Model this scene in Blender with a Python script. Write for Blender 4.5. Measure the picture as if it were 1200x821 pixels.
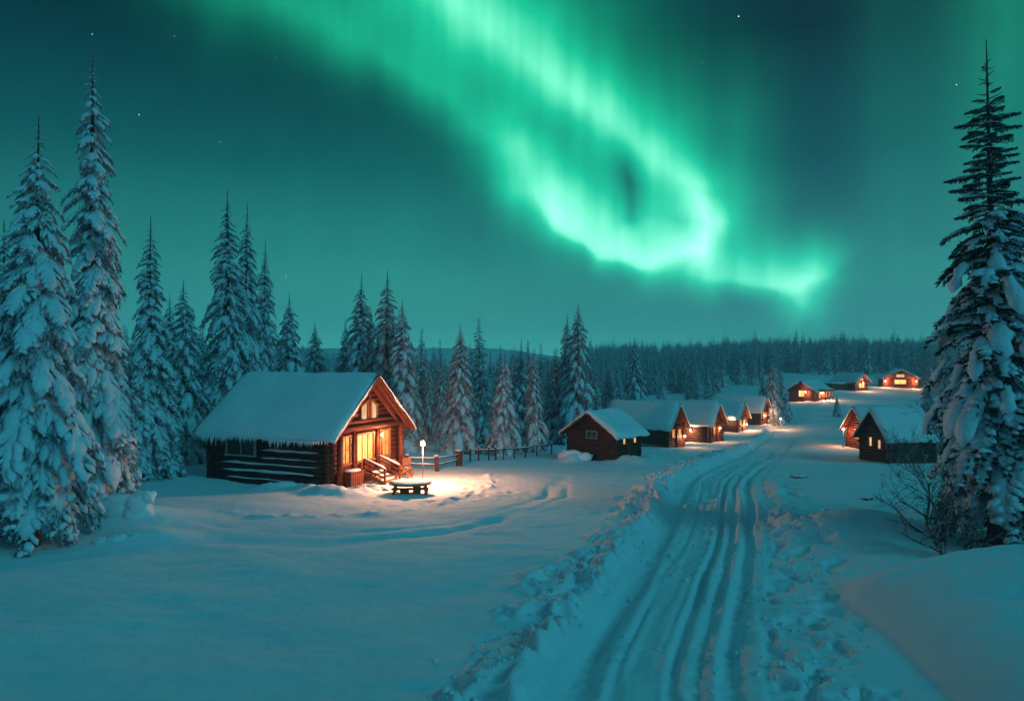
import bpy, math, random
import numpy as np

D = bpy.data
SC = bpy.context.scene
COL = SC.collection
for _o in list(D.objects):
    D.objects.remove(_o, do_unlink=True)

# ------------------------------------------------------------------ camera
CAM_H = 5.7
cam_d = D.cameras.new('camera')
cam_d.lens = 24.0
cam_d.sensor_width = 36.0
cam_d.sensor_fit = 'HORIZONTAL'
cam_d.shift_y = 17.5 / 1200.0
cam_d.clip_start = 0.1
cam_d.clip_end = 6000.0
cam = D.objects.new('camera', cam_d)
cam.location = (0, 0, CAM_H)
cam.rotation_euler = (math.radians(90), 0, 0)
COL.objects.link(cam)
SC.camera = cam

SC.view_settings.view_transform = 'Standard'
SC.view_settings.look = 'None'
SC.view_settings.exposure = 0.0
SC.view_settings.gamma = 1.0
SC.render.engine = 'CYCLES'
SC.cycles.use_denoising = True
SC.cycles.max_bounces = 6
SC.cycles.diffuse_bounces = 3
SC.cycles.glossy_bounces = 2
SC.cycles.transmission_bounces = 2
SC.cycles.volume_bounces = 1
SC.cycles.transparent_max_bounces = 4
SC.cycles.sample_clamp_indirect = 3.0
SC.cycles.use_adaptive_sampling = True
SC.cycles.adaptive_threshold = 0.02

# ------------------------------------------------------------------ night sky with aurora (world, by direction)
world = D.worlds.new('World')
SC.world = world
world.use_nodes = True
WT = world.node_tree
WT.nodes.clear()

class V:
    """small expression wrapper around shader node sockets"""
    def __init__(s, sock): s.s = sock
    def _b(s, op, o, rev=False):
        a, b = (o, s) if rev else (s, o)
        return mth(op, a, b)
    def __add__(s, o): return s._b('ADD', o)
    def __radd__(s, o): return s._b('ADD', o)
    def __sub__(s, o): return s._b('SUBTRACT', o)
    def __rsub__(s, o): return s._b('SUBTRACT', o, True)
    def __mul__(s, o): return s._b('MULTIPLY', o)
    def __rmul__(s, o): return s._b('MULTIPLY', o)
    def __truediv__(s, o): return s._b('DIVIDE', o)

def mth(op, *args, clamp=False, tree=None):
    n = (tree or WT).nodes.new('ShaderNodeMath')
    n.operation = op
    n.use_clamp = clamp
    for i, a in enumerate(args):
        if isinstance(a, V): (tree or WT).links.new(a.s, n.inputs[i])
        else: n.inputs[i].default_value = a
    return V(n.outputs[0])

def vmth(op, *args):
    n = WT.nodes.new('ShaderNodeVectorMath')
    n.operation = op
    for i, a in enumerate(args):
        tgt = n.inputs[3] if (op == 'SCALE' and i == 1) else n.inputs[i]
        if isinstance(a, V): WT.links.new(a.s, tgt)
        else: tgt.default_value = a
    return V(n.outputs[1] if op in ('DOT_PRODUCT', 'LENGTH', 'DISTANCE') else n.outputs[0])

def srgb(r, g, b):
    f = lambda c: (c/255/12.92) if c/255 <= 0.04045 else ((c/255+0.055)/1.055)**2.4
    return (f(r), f(g), f(b), 1.0)

_tc = WT.nodes.new('ShaderNodeTexCoord')
_sep = WT.nodes.new('ShaderNodeSeparateXYZ')
WT.links.new(_tc.outputs['Generated'], _sep.inputs[0])
dx, dy, dz = V(_sep.outputs[0]), V(_sep.outputs[1]), V(_sep.outputs[2])
yy = mth('MAXIMUM', dy, 0.22)
AU = dx / yy * 8.0 + 6.0           # azimuth / elevation coordinates of the northern sky
AV = 4.28 - dz / yy * 8.0
front = mth('MULTIPLY', mth('SUBTRACT', dy, 0.25), 3.5, clamp=True)
_cmb = WT.nodes.new('ShaderNodeCombineXYZ')
WT.links.new(AU.s, _cmb.inputs[0]); WT.links.new(AV.s, _cmb.inputs[1])
P0 = V(_cmb.outputs[0])
def noise3(vec, scale, detail=2.0, rough=0.5, mapping=None):
    if mapping:
        m = WT.nodes.new('ShaderNodeMapping')
        m.inputs['Scale'].default_value = mapping
        WT.links.new(vec.s, m.inputs['Vector']); vec = V(m.outputs[0])
    n = WT.nodes.new('ShaderNodeTexNoise')
    n.inputs['Scale'].default_value = scale
    n.inputs['Detail'].default_value = detail
    n.inputs['Roughness'].default_value = rough
    WT.links.new(vec.s, n.inputs['Vector'])
    return V(n.outputs[0]), V(n.outputs[1])
# gentle waviness of the curtains
_, _wc = noise3(P0, 1.1, 2.0)
_w = vmth('SCALE', vmth('SUBTRACT', _wc, (0.5, 0.5, 0.5)), 0.16)
_w = vmth('MULTIPLY', _w, (1.0, 1.0, 0.0))
# fine vertical rays: shift the curtains up and down per azimuth
_rn, _ = noise3(P0, 2.6, 1.0, 0.5, mapping=(1.0, 0.10, 1.0))
_cm2 = WT.nodes.new('ShaderNodeCombineXYZ')
WT.links.new(((_rn - 0.5) * 0.2).s, _cm2.inputs[1])
P = vmth('ADD', vmth('ADD', P0, _w), V(_cm2.outputs[0]))

def seg(a, b, w0, w1, a0, a1, side=0.0):
    """glow of one curtain segment; side>0 sharpens the right hand side of travel, <0 the left"""
    bax, bay = b[0]-a[0], b[1]-a[1]
    L2 = bax*bax + bay*bay
    pa = vmth('SUBTRACT', P, (a[0], a[1], 0))
    h = mth('MULTIPLY', vmth('DOT_PRODUCT', pa, (bax, bay, 0)), 1.0/L2, clamp=True)
    dvec = vmth('SUBTRACT', pa, vmth('SCALE', (bax, bay, 0), h))
    d2 = vmth('DOT_PRODUCT', dvec, dvec)
    w = mth('MULTIPLY_ADD', h, w1-w0, w0)
    if side:
        cr = vmth('DOT_PRODUCT', dvec, (-bay/math.sqrt(L2), bax/math.sqrt(L2), 0))
        t = mth('MULTIPLY_ADD', cr, 5.0*(1 if side > 0 else -1), 0.5, clamp=True)
        w = w * mth('MULTIPLY_ADD', t, -abs(side), 1.0)
    e = mth('EXPONENT', mth('MULTIPLY', mth('POWER', d2 / (w*w), 0.8), -1.0))
    return e * mth('MULTIPLY_ADD', h, a1-a0, a0)

def chain(pts):
    acc = None
    for p, q in zip(pts[:-1], pts[1:]):
        v = seg((p[0], p[1]), (q[0], q[1]), p[2], q[2], p[3], q[3], p[4] if len(p) > 4 else 0.0)
        if acc is None: acc = v
        else:
            acc = mth('MAXIMUM', acc, v)
    return acc

core = chain([(4.0,-1.3,.66,.80,.2),(5.35,.0,.64,.92,.2),(6.25,.76,.52,.92,.2),(7.0,1.36,.43,.88,.1),(7.65,1.80,.37,.92,0),
              (8.10,2.20,.29,.98,-.2),(8.32,2.62,.27,1.12,-.3),(8.20,2.92,.29,1.16,-.4),(7.70,3.04,.32,1.12,-.55),
              (7.05,2.95,.32,1.08,-.6),(6.55,2.62,.31,.82,-.55),(6.30,2.2,.36,.50,-.3),(6.15,1.75,.40,.32)])
halo = chain([(4.6,-1.2,1.2,.26),(6.7,.5,1.0,.28),(7.9,1.6,.75,.26),(8.45,2.3,.50,.26),(7.8,2.7,.6,.30),(6.8,2.2,.7,.28)])
band = chain([(1.2,-1.2,.6,.20,.2),(2.8,-.25,.66,.36,.35),(4.3,.48,.56,.42,.45),(5.3,1.15,.50,.42,.45),(5.9,1.75,.42,.46,.2),(6.05,2.2,.34,.42,.2)])
tail = chain([(7.7,3.16,.28,.02,.45),(8.3,3.20,.34,.95,.6),(8.9,3.30,.33,.88,.6),(9.3,3.34,.32,.98,.5),(9.62,3.2,.30,.60,.4)])
hook = chain([(9.55,3.20,.30,.45),(9.40,3.55,.25,.85),(9.30,3.78,.14,.45)])
rays = chain([(8.75,.9,.45,.05),(8.6,2.6,.45,.20),(9.0,3.0,.40,.18),(9.5,3.05,.35,.14)])
glow = chain([(.6,2.5,1.3,.06),(4.6,3.0,1.2,.13),(6.5,3.9,1.0,.05)])
east = chain([(11.9,-.6,.8,.26),(11.75,1.6,.8,.20),(11.3,2.9,.7,.07)])
east2 = chain([(10.3,.0,.4,.04),(10.5,3.0,.6,.08)])
gap = chain([(7.28,1.75,.18,.25),(7.36,2.15,.14,.76),(7.38,2.55,.11,.50)])
patch = chain([(5.95,1.5,.34,.34),(6.30,2.0,.40,.42),(6.75,2.35,.46,.56),(7.15,2.55,.40,.50),(7.75,2.55,.32,.34)])

I = core + band
I = I + tail + hook + patch
I = I + (halo + rays)
I = I * (1.0 - gap)
I = I + (glow + east) + east2
ray_n, _ = noise3(P0, 3.5, 2.0, 0.55, mapping=(1.0, 0.07, 1.0))
soft_n, _ = noise3(P0, 1.3, 1.0)
I = I * mth('MULTIPLY_ADD', ray_n, 0.5, 0.75) * mth('MULTIPLY_ADD', soft_n, 0.36, 0.82) * front
I2 = mth('POWER', mth('MAXIMUM', I - 0.72, 0.0), 1.4)

def wcol(c): 
    n = WT.nodes.new('ShaderNodeRGB'); n.outputs[0].default_value = (*c[:3], 1); return V(n.outputs[0])
ramp = WT.nodes.new('ShaderNodeValToRGB')
WT.links.new(dz.s, ramp.inputs[0])
cr = ramp.color_ramp
cr.elements[0].position = 0.0; cr.elements[0].color = (.085, .620, .560, 1)
cr.elements[1].position = 1.0; cr.elements[1].color = (.010, .100, .135, 1)
for p, c in ((.035, (.062, .450, .420)), (.08, (.040, .290, .285)), (.16, (.018, .160, .175)), (.27, (.0030, .070, .090)), (.42, (.0003, .019, .031)), (.60, (.004, .050, .085))):
    e = cr.elements.new(p); e.color = (*c, 1)
ramp2 = WT.nodes.new('ShaderNodeValToRGB')
WT.links.new(dz.s, ramp2.inputs[0])
cr2 = ramp2.color_ramp
cr2.elements[0].position = 0.0; cr2.elements[0].color = (.050, .145, .225, 1)
cr2.elements[1].position = 1.0; cr2.elements[1].color = (.010, .100, .135, 1)
for p, c in ((.25, (.030, .115, .185)), (.6, (.008, .100, .145))):
    e = cr2.elements.new(p); e.color = (*c, 1)
mixb = WT.nodes.new('ShaderNodeMix'); mixb.data_type = 'RGBA'
back = mth('MULTIPLY_ADD', dy, -1.4, 0.25, clamp=True)
WT.links.new(back.s, mixb.inputs['Factor'])
WT.links.new(ramp.outputs[0], mixb.inputs['A']); WT.links.new(ramp2.outputs[0], mixb.inputs['B'])
# eastern half of the sky is a touch greyer blue
blue = mth('MULTIPLY', mth('MULTIPLY_ADD', AU, 0.28, -2.0, clamp=True), 0.55) * front
base = vmth('ADD', V(mixb.outputs['Result']), vmth('SCALE', (.016, .002, .026), blue * mth('MULTIPLY_ADD', dz, -1.6, 1.1, clamp=True)))
green = vmth('SCALE', (.016, .84, .42), I)
white = vmth('SCALE', (.55, .22, .42), I2)
sky = vmth('ADD', vmth('ADD', base, green), white)
# a few stars
vor = WT.nodes.new('ShaderNodeTexVoronoi'); vor.inputs['Scale'].default_value = 55.0
WT.links.new(_tc.outputs['Generated'], vor.inputs['Vector'])
sd = V(vor.outputs['Distance'])
sc_ = WT.nodes.new('ShaderNodeSeparateColor'); WT.links.new(vor.outputs['Color'], sc_.inputs[0])
pick = mth('GREATER_THAN', V(sc_.outputs[0]), 0.20)
rad = mth('MULTIPLY_ADD', V(sc_.outputs[1]), 0.020, 0.016)
star = mth('LESS_THAN', sd, rad) * pick * mth('MULTIPLY', mth('POWER', V(sc_.outputs[2]), 3.0), 2.4)
star = star * mth('GREATER_THAN', dz, 0.06) * mth('LESS_THAN', I, 0.5)
sky = vmth('ADD', sky, vmth('SCALE', (.8, .95, 1.0), star))
bg = WT.nodes.new('ShaderNodeBackground')
WT.links.new(sky.s, bg.inputs['Color'])
bg.inputs['Strength'].default_value = 1.0
wo = WT.nodes.new('ShaderNodeOutputWorld')
WT.links.new(bg.outputs[0], wo.inputs['Surface'])
world.cycles.sampling_method = 'MANUAL'
world.cycles.sample_map_resolution = 512

# added teal fill light behind the camera to the right, models the snow
fill_sun_d = D.lights.new('fill_sun', 'SUN')
fill_sun_d.energy = 0.72
fill_sun_d.angle = math.radians(20)
fill_sun_d.color = (.045, .68, .84)
fill_sun = D.objects.new('fill_sun', fill_sun_d)
from mathutils import Vector
fill_sun.rotation_euler = Vector((.66, -.55, .52)).to_track_quat('Z', 'Y').to_euler()
COL.objects.link(fill_sun)

# ------------------------------------------------------------------ helpers
def link(o, parent=None):
    COL.objects.link(o)
    if parent is not None: o.parent = parent
    return o

def tag(o, label=None, cat=None, group=None, kind=None):
    if label: o['label'] = label
    if cat: o['category'] = cat
    if group: o['group'] = group
    if kind: o['kind'] = kind
    return o

def empty(name, loc, rz=0.0):
    o = D.objects.new(name, None)
    o.empty_display_size = 0.3
    o.location = loc
    o.rotation_euler = (0, 0, rz)
    return link(o)

def copy_tree(o, parent=None):
    c = o.copy(); COL.objects.link(c); c.parent = parent
    for ch in list(o.children): copy_tree(ch, c)
    return c

def mesh_from(name, verts, faces, mats, fmat=None, smooth=False):
    """verts Nx3; faces: list of int arrays (Kx3 / Kx4); fmat: list of per-array material index (int or array); smooth the same"""
    me = D.meshes.new(name)
    verts = np.asarray(verts, dtype=np.float32)
    me.vertices.add(len(verts)); me.vertices.foreach_set('co', verts.ravel())
    faces = [np.asarray(f, dtype=np.int32) for f in faces if len(f)]
    loops = np.concatenate([f.ravel() for f in faces])
    tot = np.concatenate([np.full(len(f), f.shape[1], dtype=np.int32) for f in faces])
    start = np.concatenate([[0], np.cumsum(tot)[:-1]]).astype(np.int32)
    me.loops.add(len(loops)); me.loops.foreach_set('vertex_index', loops)
    me.polygons.add(len(tot)); me.polygons.foreach_set('loop_start', start); me.polygons.foreach_set('loop_total', tot)
    if fmat is not None:
        mi = np.concatenate([np.broadcast_to(np.asarray(m, dtype=np.int32), (len(f),)) for f, m in zip(faces, fmat)])
        me.polygons.foreach_set('material_index', np.ascontiguousarray(mi))
    if not isinstance(smooth, (list, tuple)): smooth = [smooth] * len(faces)
    sm = np.concatenate([np.full(len(f), bool(s)) for f, s in zip(faces, smooth)])
    me.polygons.foreach_set('use_smooth', sm)
    for m in (mats if isinstance(mats, (list, tuple)) else [mats]): me.materials.append(m)
    me.update(calc_edges=True)
    return me

class MB:
    """collects boxes, tubes and sheets, then builds ONE mesh"""
    def __init__(s): s.v = []; s.f3 = []; s.f4 = []; s.sm = []; s.n = 0; s.s4 = []; s.s3 = []
    def add(s, verts, quads=(), tris=(), smooth=False):
        verts = np.asarray(verts, float).reshape(-1, 3)
        s.v.append(verts)
        if len(quads):
            q = np.asarray(quads, int) + s.n; s.f4.append(q); s.s4.append(smooth)
        if len(tris):
            t = np.asarray(tris, int) + s.n; s.f3.append(t); s.s3.append(smooth)
        s.n += len(verts)
        return s
    def box(s, c, size, rot=None, taper=0.0, jitter=0.0):
        c = np.asarray(c, float); h = np.asarray(size, float) / 2
        vs = []
        for z in (-1, 1):
            k = 1 - taper if z > 0 else 1
            for x, y in ((-1, -1), (1, -1), (1, 1), (-1, 1)):
                vs.append([x*h[0]*k, y*h[1]*k, z*h[2]])
        vs = np.array(vs)
        if rot is not None: vs = vs @ np.asarray(rot).T
        s.add(vs + c, [(0,3,2,1),(4,5,6,7),(0,1,5,4),(1,2,6,5),(2,3,7,6),(3,0,4,7)])
        return s
    def beam(s, a, b, w, h, up=(0,0,1)):
        a = np.asarray(a, float); b = np.asarray(b, float)
        d = b - a; L = np.linalg.norm(d); d = d / L
        sx = np.cross(d, up); sx = sx / (np.linalg.norm(sx) + 1e-9); u = np.cross(sx, d)
        R = np.stack([d, sx, u], axis=1)
        return s.box((a+b)/2, (L, w, h), R)
    def tube(s, pts, rad, n=8, cap=True, smooth=True):
        pts = np.asarray(pts, float); k = len(pts)
        rad = np.broadcast_to(np.asarray(rad, float), (k,))
        t = np.gradient(pts, axis=0); t /= (np.linalg.norm(t, axis=1)[:, None] + 1e-9)
        ref = np.array([0, 0, 1.0]) if abs(t[0][2]) < 0.9 else np.array([1.0, 0, 0])
        a = np.cross(t, ref); a /= (np.linalg.norm(a, axis=1)[:, None] + 1e-9); b = np.cross(t, a)
        ang = np.arange(n) / n * 2*math.pi
        ring = a[:, None, :]*np.cos(ang)[None, :, None] + b[:, None, :]*np.sin(ang)[None, :, None]
        vs = pts[:, None, :] + ring * rad[:, None, None]
        q = []
        for i in range(k-1):
            for j in range(n):
                q.append((i*n+j, i*n+(j+1) % n, (i+1)*n+(j+1) % n, (i+1)*n+j))
        vs = vs.reshape(-1, 3); tr = []
        if cap:
            m = len(vs); vs = np.vstack([vs, pts[0], pts[-1]])
            for j in range(n):
                tr.append((m, (j+1) % n, j)); tr.append((m+1, (k-1)*n+j, (k-1)*n+(j+1) % n))
        s.add(vs, q, tr, smooth)
        return s
    def lump(s, c, r, seed=0, n=10, m=7, amp=0.2, flat=0.0):
        """irregular snow lump: a closed ball-like shape with noise"""
        rg = np.random.RandomState(seed)
        th = np.linspace(0, math.pi, m+2)[1:-1]; ph = np.arange(n)/n*2*math.pi
        T, Pp = np.meshgrid(th, ph, indexing='ij')
        d = np.stack([np.sin(T)*np.cos(Pp), np.sin(T)*np.sin(Pp), np.cos(T)], -1).reshape(-1, 3)
        d = np.vstack([d, [0, 0, 1], [0, 0, -1]])
        k1, k2 = rg.uniform(1.5, 3, (3,)), rg.uniform(3, 5, (3,))
        o = rg.uniform(0, 6, 6)
        f = 1 + amp*(np.sin(d@k1*1.7+o[0])*np.cos(d[:, 0]*k2[0]+o[1]) + .6*np.sin(d@k2*1.5+o[2]))
        v = d*f[:, None]*np.asarray(r)
        if flat: v[:, 2] = np.maximum(v[:, 2], -flat*np.asarray(r)[2])
        q = []
        for i in range(m-1):
            for j in range(n): q.append((i*n+j, (i+1)*n+j, (i+1)*n+(j+1) % n, i*n+(j+1) % n))
        t = []
        for j in range(n):
            t.append((m*n, j, (j+1) % n)); t.append((m*n+1, (m-1)*n+(j+1) % n, (m-1)*n+j))
        s.add(v + np.asarray(c), q, t, True)
        return s
    def mesh(s, name, mat):
        f, sm = [], []
        for a, b in zip(s.f4, s.s4): f.append(a); sm.append(b)
        for a, b in zip(s.f3, s.s3): f.append(a); sm.append(b)
        return mesh_from(name, np.vstack(s.v), f, mat, None, sm)
    def build(s, name, mat, parent=None, loc=None):
        o = D.objects.new(name, s.mesh(name, mat))
        if loc is not None: o.location = loc
        return link(o, parent)

# ------------------------------------------------------------------ materials
def new_mat(name):
    m = D.materials.new(name); m.use_nodes = True
    nt = m.node_tree; b = nt.nodes['Principled BSDF']
    return m, nt, b

def noise_node(nt, scale, detail=3, rough=.55, coord='Object', mapping=None):
    tc = nt.nodes.new('ShaderNodeTexCoord'); n = nt.nodes.new('ShaderNodeTexNoise')
    n.inputs['Scale'].default_value = scale; n.inputs['Detail'].default_value = detail; n.inputs['Roughness'].default_value = rough
    src = tc.outputs[coord]
    if mapping:
        mp = nt.nodes.new('ShaderNodeMapping'); mp.inputs['Scale'].default_value = mapping
        nt.links.new(src, mp.inputs['Vector']); src = mp.outputs[0]
    nt.links.new(src, n.inputs['Vector'])
    return n

def ramp_node(nt, src, stops):
    r = nt.nodes.new('ShaderNodeValToRGB'); nt.links.new(src, r.inputs[0]); c = r.color_ramp
    c.elements[0].position = stops[0][0]; c.elements[0].color = (*stops[0][1], 1)
    c.elements[1].position = stops[-1][0]; c.elements[1].color = (*stops[-1][1], 1)
    for p, col in stops[1:-1]:
        e = c.elements.new(p); e.color = (*col, 1)
    return r

def bump(nt, b, layers):
    prev = None
    for src, strength, dist in layers:
        bp = nt.nodes.new('ShaderNodeBump'); bp.inputs['Strength'].default_value = strength; bp.inputs['Distance'].default_value = dist
        nt.links.new(src, bp.inputs['Height'])
        if prev: nt.links.new(prev.outputs[0], bp.inputs['Normal'])
        prev = bp
    nt.links.new(prev.outputs[0], b.inputs['Normal'])

def mat_noise(name, stops, scale, rough=.8, bumps=(), detail=4, mapping=None, coord='Object'):
    m, nt, b = new_mat(name)
    n = noise_node(nt, scale, detail, .6, coord, mapping)
    r = ramp_node(nt, n.outputs[0], stops)
    nt.links.new(r.outputs[0], b.inputs['Base Color'])
    b.inputs['Roughness'].default_value = rough
    b.inputs['Specular IOR Level'].default_value = 0.25
    if 'snow' in name:
        b.inputs['Specular IOR Level'].default_value = 0.06; b.inputs['Roughness'].default_value = .9
    L = []
    for sc_, st, ds in bumps:
        L.append((noise_node(nt, sc_, 3, .6, coord, mapping).outputs[0], st, ds))
    if L: bump(nt, b, L)
    return m

M = {}
M['snow'] = mat_noise('ground_snow', [(.3, (.74, .79, .85)), (.7, (.82, .85, .89))], .35, .55, [(2.2, .30, .08), (9.0, .22, .02), (70.0, .30, .006)])
M['snow_fine'] = mat_noise('fresh_snow', [(.3, (.76, .80, .86)), (.7, (.84, .86, .90))], 1.5, .6, [(9.0, .4, .03), (45.0, .25, .01)])
M['snow_roof'] = mat_noise('roof_snow', [(.3, (.74, .79, .84)), (.7, (.82, .85, .88))], .8, .6, [(2.5, .3, .08), (14.0, .2, .02)])
M['snow_tree'] = mat_noise('tree_snow', [(.3, (.62, .68, .74)), (.7, (.80, .83, .88))], 2.2, .7, [(7.0, .6, .06), (26.0, .5, .02)])
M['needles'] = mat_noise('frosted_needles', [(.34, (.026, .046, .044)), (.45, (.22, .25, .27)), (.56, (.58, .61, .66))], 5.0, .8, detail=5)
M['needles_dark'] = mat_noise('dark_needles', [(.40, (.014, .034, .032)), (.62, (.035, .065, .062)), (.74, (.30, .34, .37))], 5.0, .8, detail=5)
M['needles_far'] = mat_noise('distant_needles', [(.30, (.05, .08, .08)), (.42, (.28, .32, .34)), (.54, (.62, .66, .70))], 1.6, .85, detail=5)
M['bark'] = mat_noise('bark', [(.35, (.030, .024, .022)), (.65, (.085, .070, .062))], 6, .9, [(14, .8, .03)], mapping=(1, 1, .25))
M['twig'] = mat_noise('bare_twig', [(.36, (.05, .042, .042)), (.52, (.13, .12, .12)), (.66, (.50, .52, .55))], 7, .85)

# ------------------------------------------------------------------ noise on arrays
def _hash(ix, iy, seed):
    h = (ix.astype(np.int64)*374761393 + iy.astype(np.int64)*668265263 + seed*1442695041) & 0xffffffff
    h = ((h ^ (h >> 13)) * 1274126177) & 0xffffffff
    return ((h ^ (h >> 16)) & 0xffffff) / float(0xffffff)
def vnoise(x, y, seed=0):
    ix = np.floor(x); iy = np.floor(y); fx = x-ix; fy = y-iy
    fx = fx*fx*fx*(fx*(fx*6-15)+10); fy = fy*fy*fy*(fy*(fy*6-15)+10)
    a = _hash(ix, iy, seed); b = _hash(ix+1, iy, seed); c = _hash(ix, iy+1, seed); d = _hash(ix+1, iy+1, seed)
    return (a*(1-fx)+b*fx)*(1-fy) + (c*(1-fx)+d*fx)*fy
def fbm(x, y, seed=0, oct=4, gain=.5):
    s = 0.0; a = 1.0; t = 0.0
    for k in range(oct):
        s = s + a*(vnoise(x*2**k+k*17.3, y*2**k-k*9.1, seed+k)-.5); t += a; a *= gain
    return s/t*2
def sstep(a, b, x):
    t = np.clip((x-a)/(b-a), 0, 1); return t*t*(3-2*t)

# ------------------------------------------------------------------ terrain
def smooth_profile(pts):
    ys = np.arange(-100, 1700, 2.0)
    v = np.interp(ys, [p[0] for p in pts], [p[1] for p in pts])
    k = np.hanning(9); k /= k.sum()
    v = np.convolve(np.pad(v, 4, mode='edge'), k, mode='valid')
    return ys, v
PROF = [smooth_profile([(-100, 0), (42, 0), (60, -.3), (100, -.8), (200, .8), (300, 5), (400, 11.5), (520, 15), (900, 27), (1700, 27)]),
        smooth_profile([(-100, 0), (34, 0), (45, -.6), (60, -1.6), (80, -2.5), (120, -3), (200, -4), (300, -4), (500, -2), (900, 27), (1200, 33), (1700, 30)]),
        smooth_profile([(-100, 0), (32, 0), (45, -.6), (61, -1.7), (69, -2.0), (90, -2.9), (105, -3.1), (140, -2.3), (180, -1.3), (230, .3), (300, 3), (380, 6), (900, 8), (1700, 0)]),
        smooth_profile([(-100, 0), (32, 0), (45, -.9), (54, -2.0), (69, -2.2), (90, -2.9), (100, -3.1), (118, -2.6), (135, -1.6), (150, -.9), (165, .5), (200, 2.4), (260, 4.6), (350, 8), (500, 11), (900, 11), (1700, 0)])]
AZ = [300, 560, 740, 950]
ROAD = np.array([(1.4, -80), (1.5, -10), (1.75, 5), (2.05, 11.6), (3.8, 16.8), (6.5, 23.75), (9.3, 32.1), (11.8, 38.5), (17.5, 51.8), (27, 70), (38.5, 97), (49, 120), (57, 139), (74, 180), (82, 215), (84, 260)])
_ry = np.arange(-80, 260, .5); _rx = np.interp(_ry, ROAD[:, 1], ROAD[:, 0])
_k = np.hanning(15); _k /= _k.sum(); _rx = np.convolve(np.pad(_rx, 7, mode='edge'), _k, mode='valid')
_rc = 1/np.sqrt(1+np.gradient(_rx, _ry)**2)
def road_off(x, y):
    return (x - np.interp(y, _ry, _rx)) * np.interp(y, _ry, _rc)

CAB_C = np.array([-7.4, 34.4])
def base_h(x, y):
    """the lie of the land without fine relief"""
    x = np.asarray(x, float); y = np.asarray(y, float)
    az = 600 + 800*x/np.maximum(y, 8.0)
    hs = [np.interp(y, p[0], p[1]) for p in PROF]
    h = hs[0]
    for k in range(3):
        h = h + (hs[k+1]-hs[k]) * sstep(AZ[k], AZ[k+1], az)
    h = h + .30*fbm(x/14.0, y/14.0, 3, 3)*sstep(20, 60, y) + 2.0*fbm(x/90.0, y/90.0, 8, 3)*sstep(150, 320, y)
    h = h + 5.0*fbm(x/260.0, y/260.0, 18, 3)*sstep(450, 800, y)
    # right bank beside the track, ending in a drift in front of the big fir
    xb = np.interp(y, [-60, 8, 11.6, 15.1, 19.7, 26.5, 32], [7.2, 7.2, 7.45, 7.95, 8.5, 9.3, 12])
    bank = 1-np.exp(-np.clip(x-xb, 0, None)/1.1)
    edge = 16.9 + .35*np.sin(x*.55) + .03*(x-9)
    h = h + 1.12*bank*(1-.85*sstep(edge-.1, edge+1.7, y))*(1-sstep(24, 33, y))*(1-.35*sstep(22, 60, x))
    # dunes behind the drift
    h = h + .75*np.exp(-(((x-11.6)/2.6)**2 + ((y-23.0)/1.5)**2))
    h = h + .35*np.exp(-(((x-9.5)/2.2)**2 + ((y-27.5)/2.0)**2)) + .4*np.exp(-(((x-15)/4)**2 + ((y-30)/2.5)**2))
    # left: drifts around the big spruces
    h = h + .55*np.exp(-(((x+13.6)/1.7)**2 + ((y-25.2)/1.3)**2)) + .35*np.exp(-(((x+11.9)/1.2)**2 + ((y-22.3)/.8)**2))
    h = h + .35*np.exp(-(((x+19)/4)**2 + ((y-21)/2)**2))
    h = h + bank*(.09*fbm(x/1.5, y/1.2, 77, 4)+.03*fbm(x/.8+fbm(x, y, 78, 2), y/.3, 79, 3))*(1-sstep(24, 33, y))
    # low broad swell in the left foreground
    h = h + .16*fbm(x/6.0+3, y/4.0, 11, 3)*(1-sstep(30, 60, y))
    return h

YARD = np.array([(-11.0, 26.6), (-9.2, 25.6), (-7.2, 25.7), (-5.4, 26.3), (-4.0, 27.2), (-2.8, 28.6), (-1.6, 30.6), (-1.0, 33.2), (-1.2, 36)])
ARC = np.array([(-11.6, 24.2), (-9.2, 23.0), (-6.2, 22.4), (-3.6, 23.2), (-1.3, 24.9), (.7, 27.4), (2.0, 30.2), (2.2, 33)])
TRAIL = np.array([(2.9, 36.5), (1.2, 29.0), (-.6, 25.2), (-3.2, 22.6), (-6.2, 21.5), (-9.5, 22.1)])
def pdist(x, y, pl):
    d = np.full(np.shape(x), 1e9); 
    for a, b in zip(pl[:-1], pl[1:]):
        ba = b-a; h = np.clip(((x-a[0])*ba[0]+(y-a[1])*ba[1])/(ba@ba), 0, 1)
        d = np.minimum(d, np.hypot(x-a[0]-h*ba[0], y-a[1]-h*ba[1]))
    return d

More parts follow.
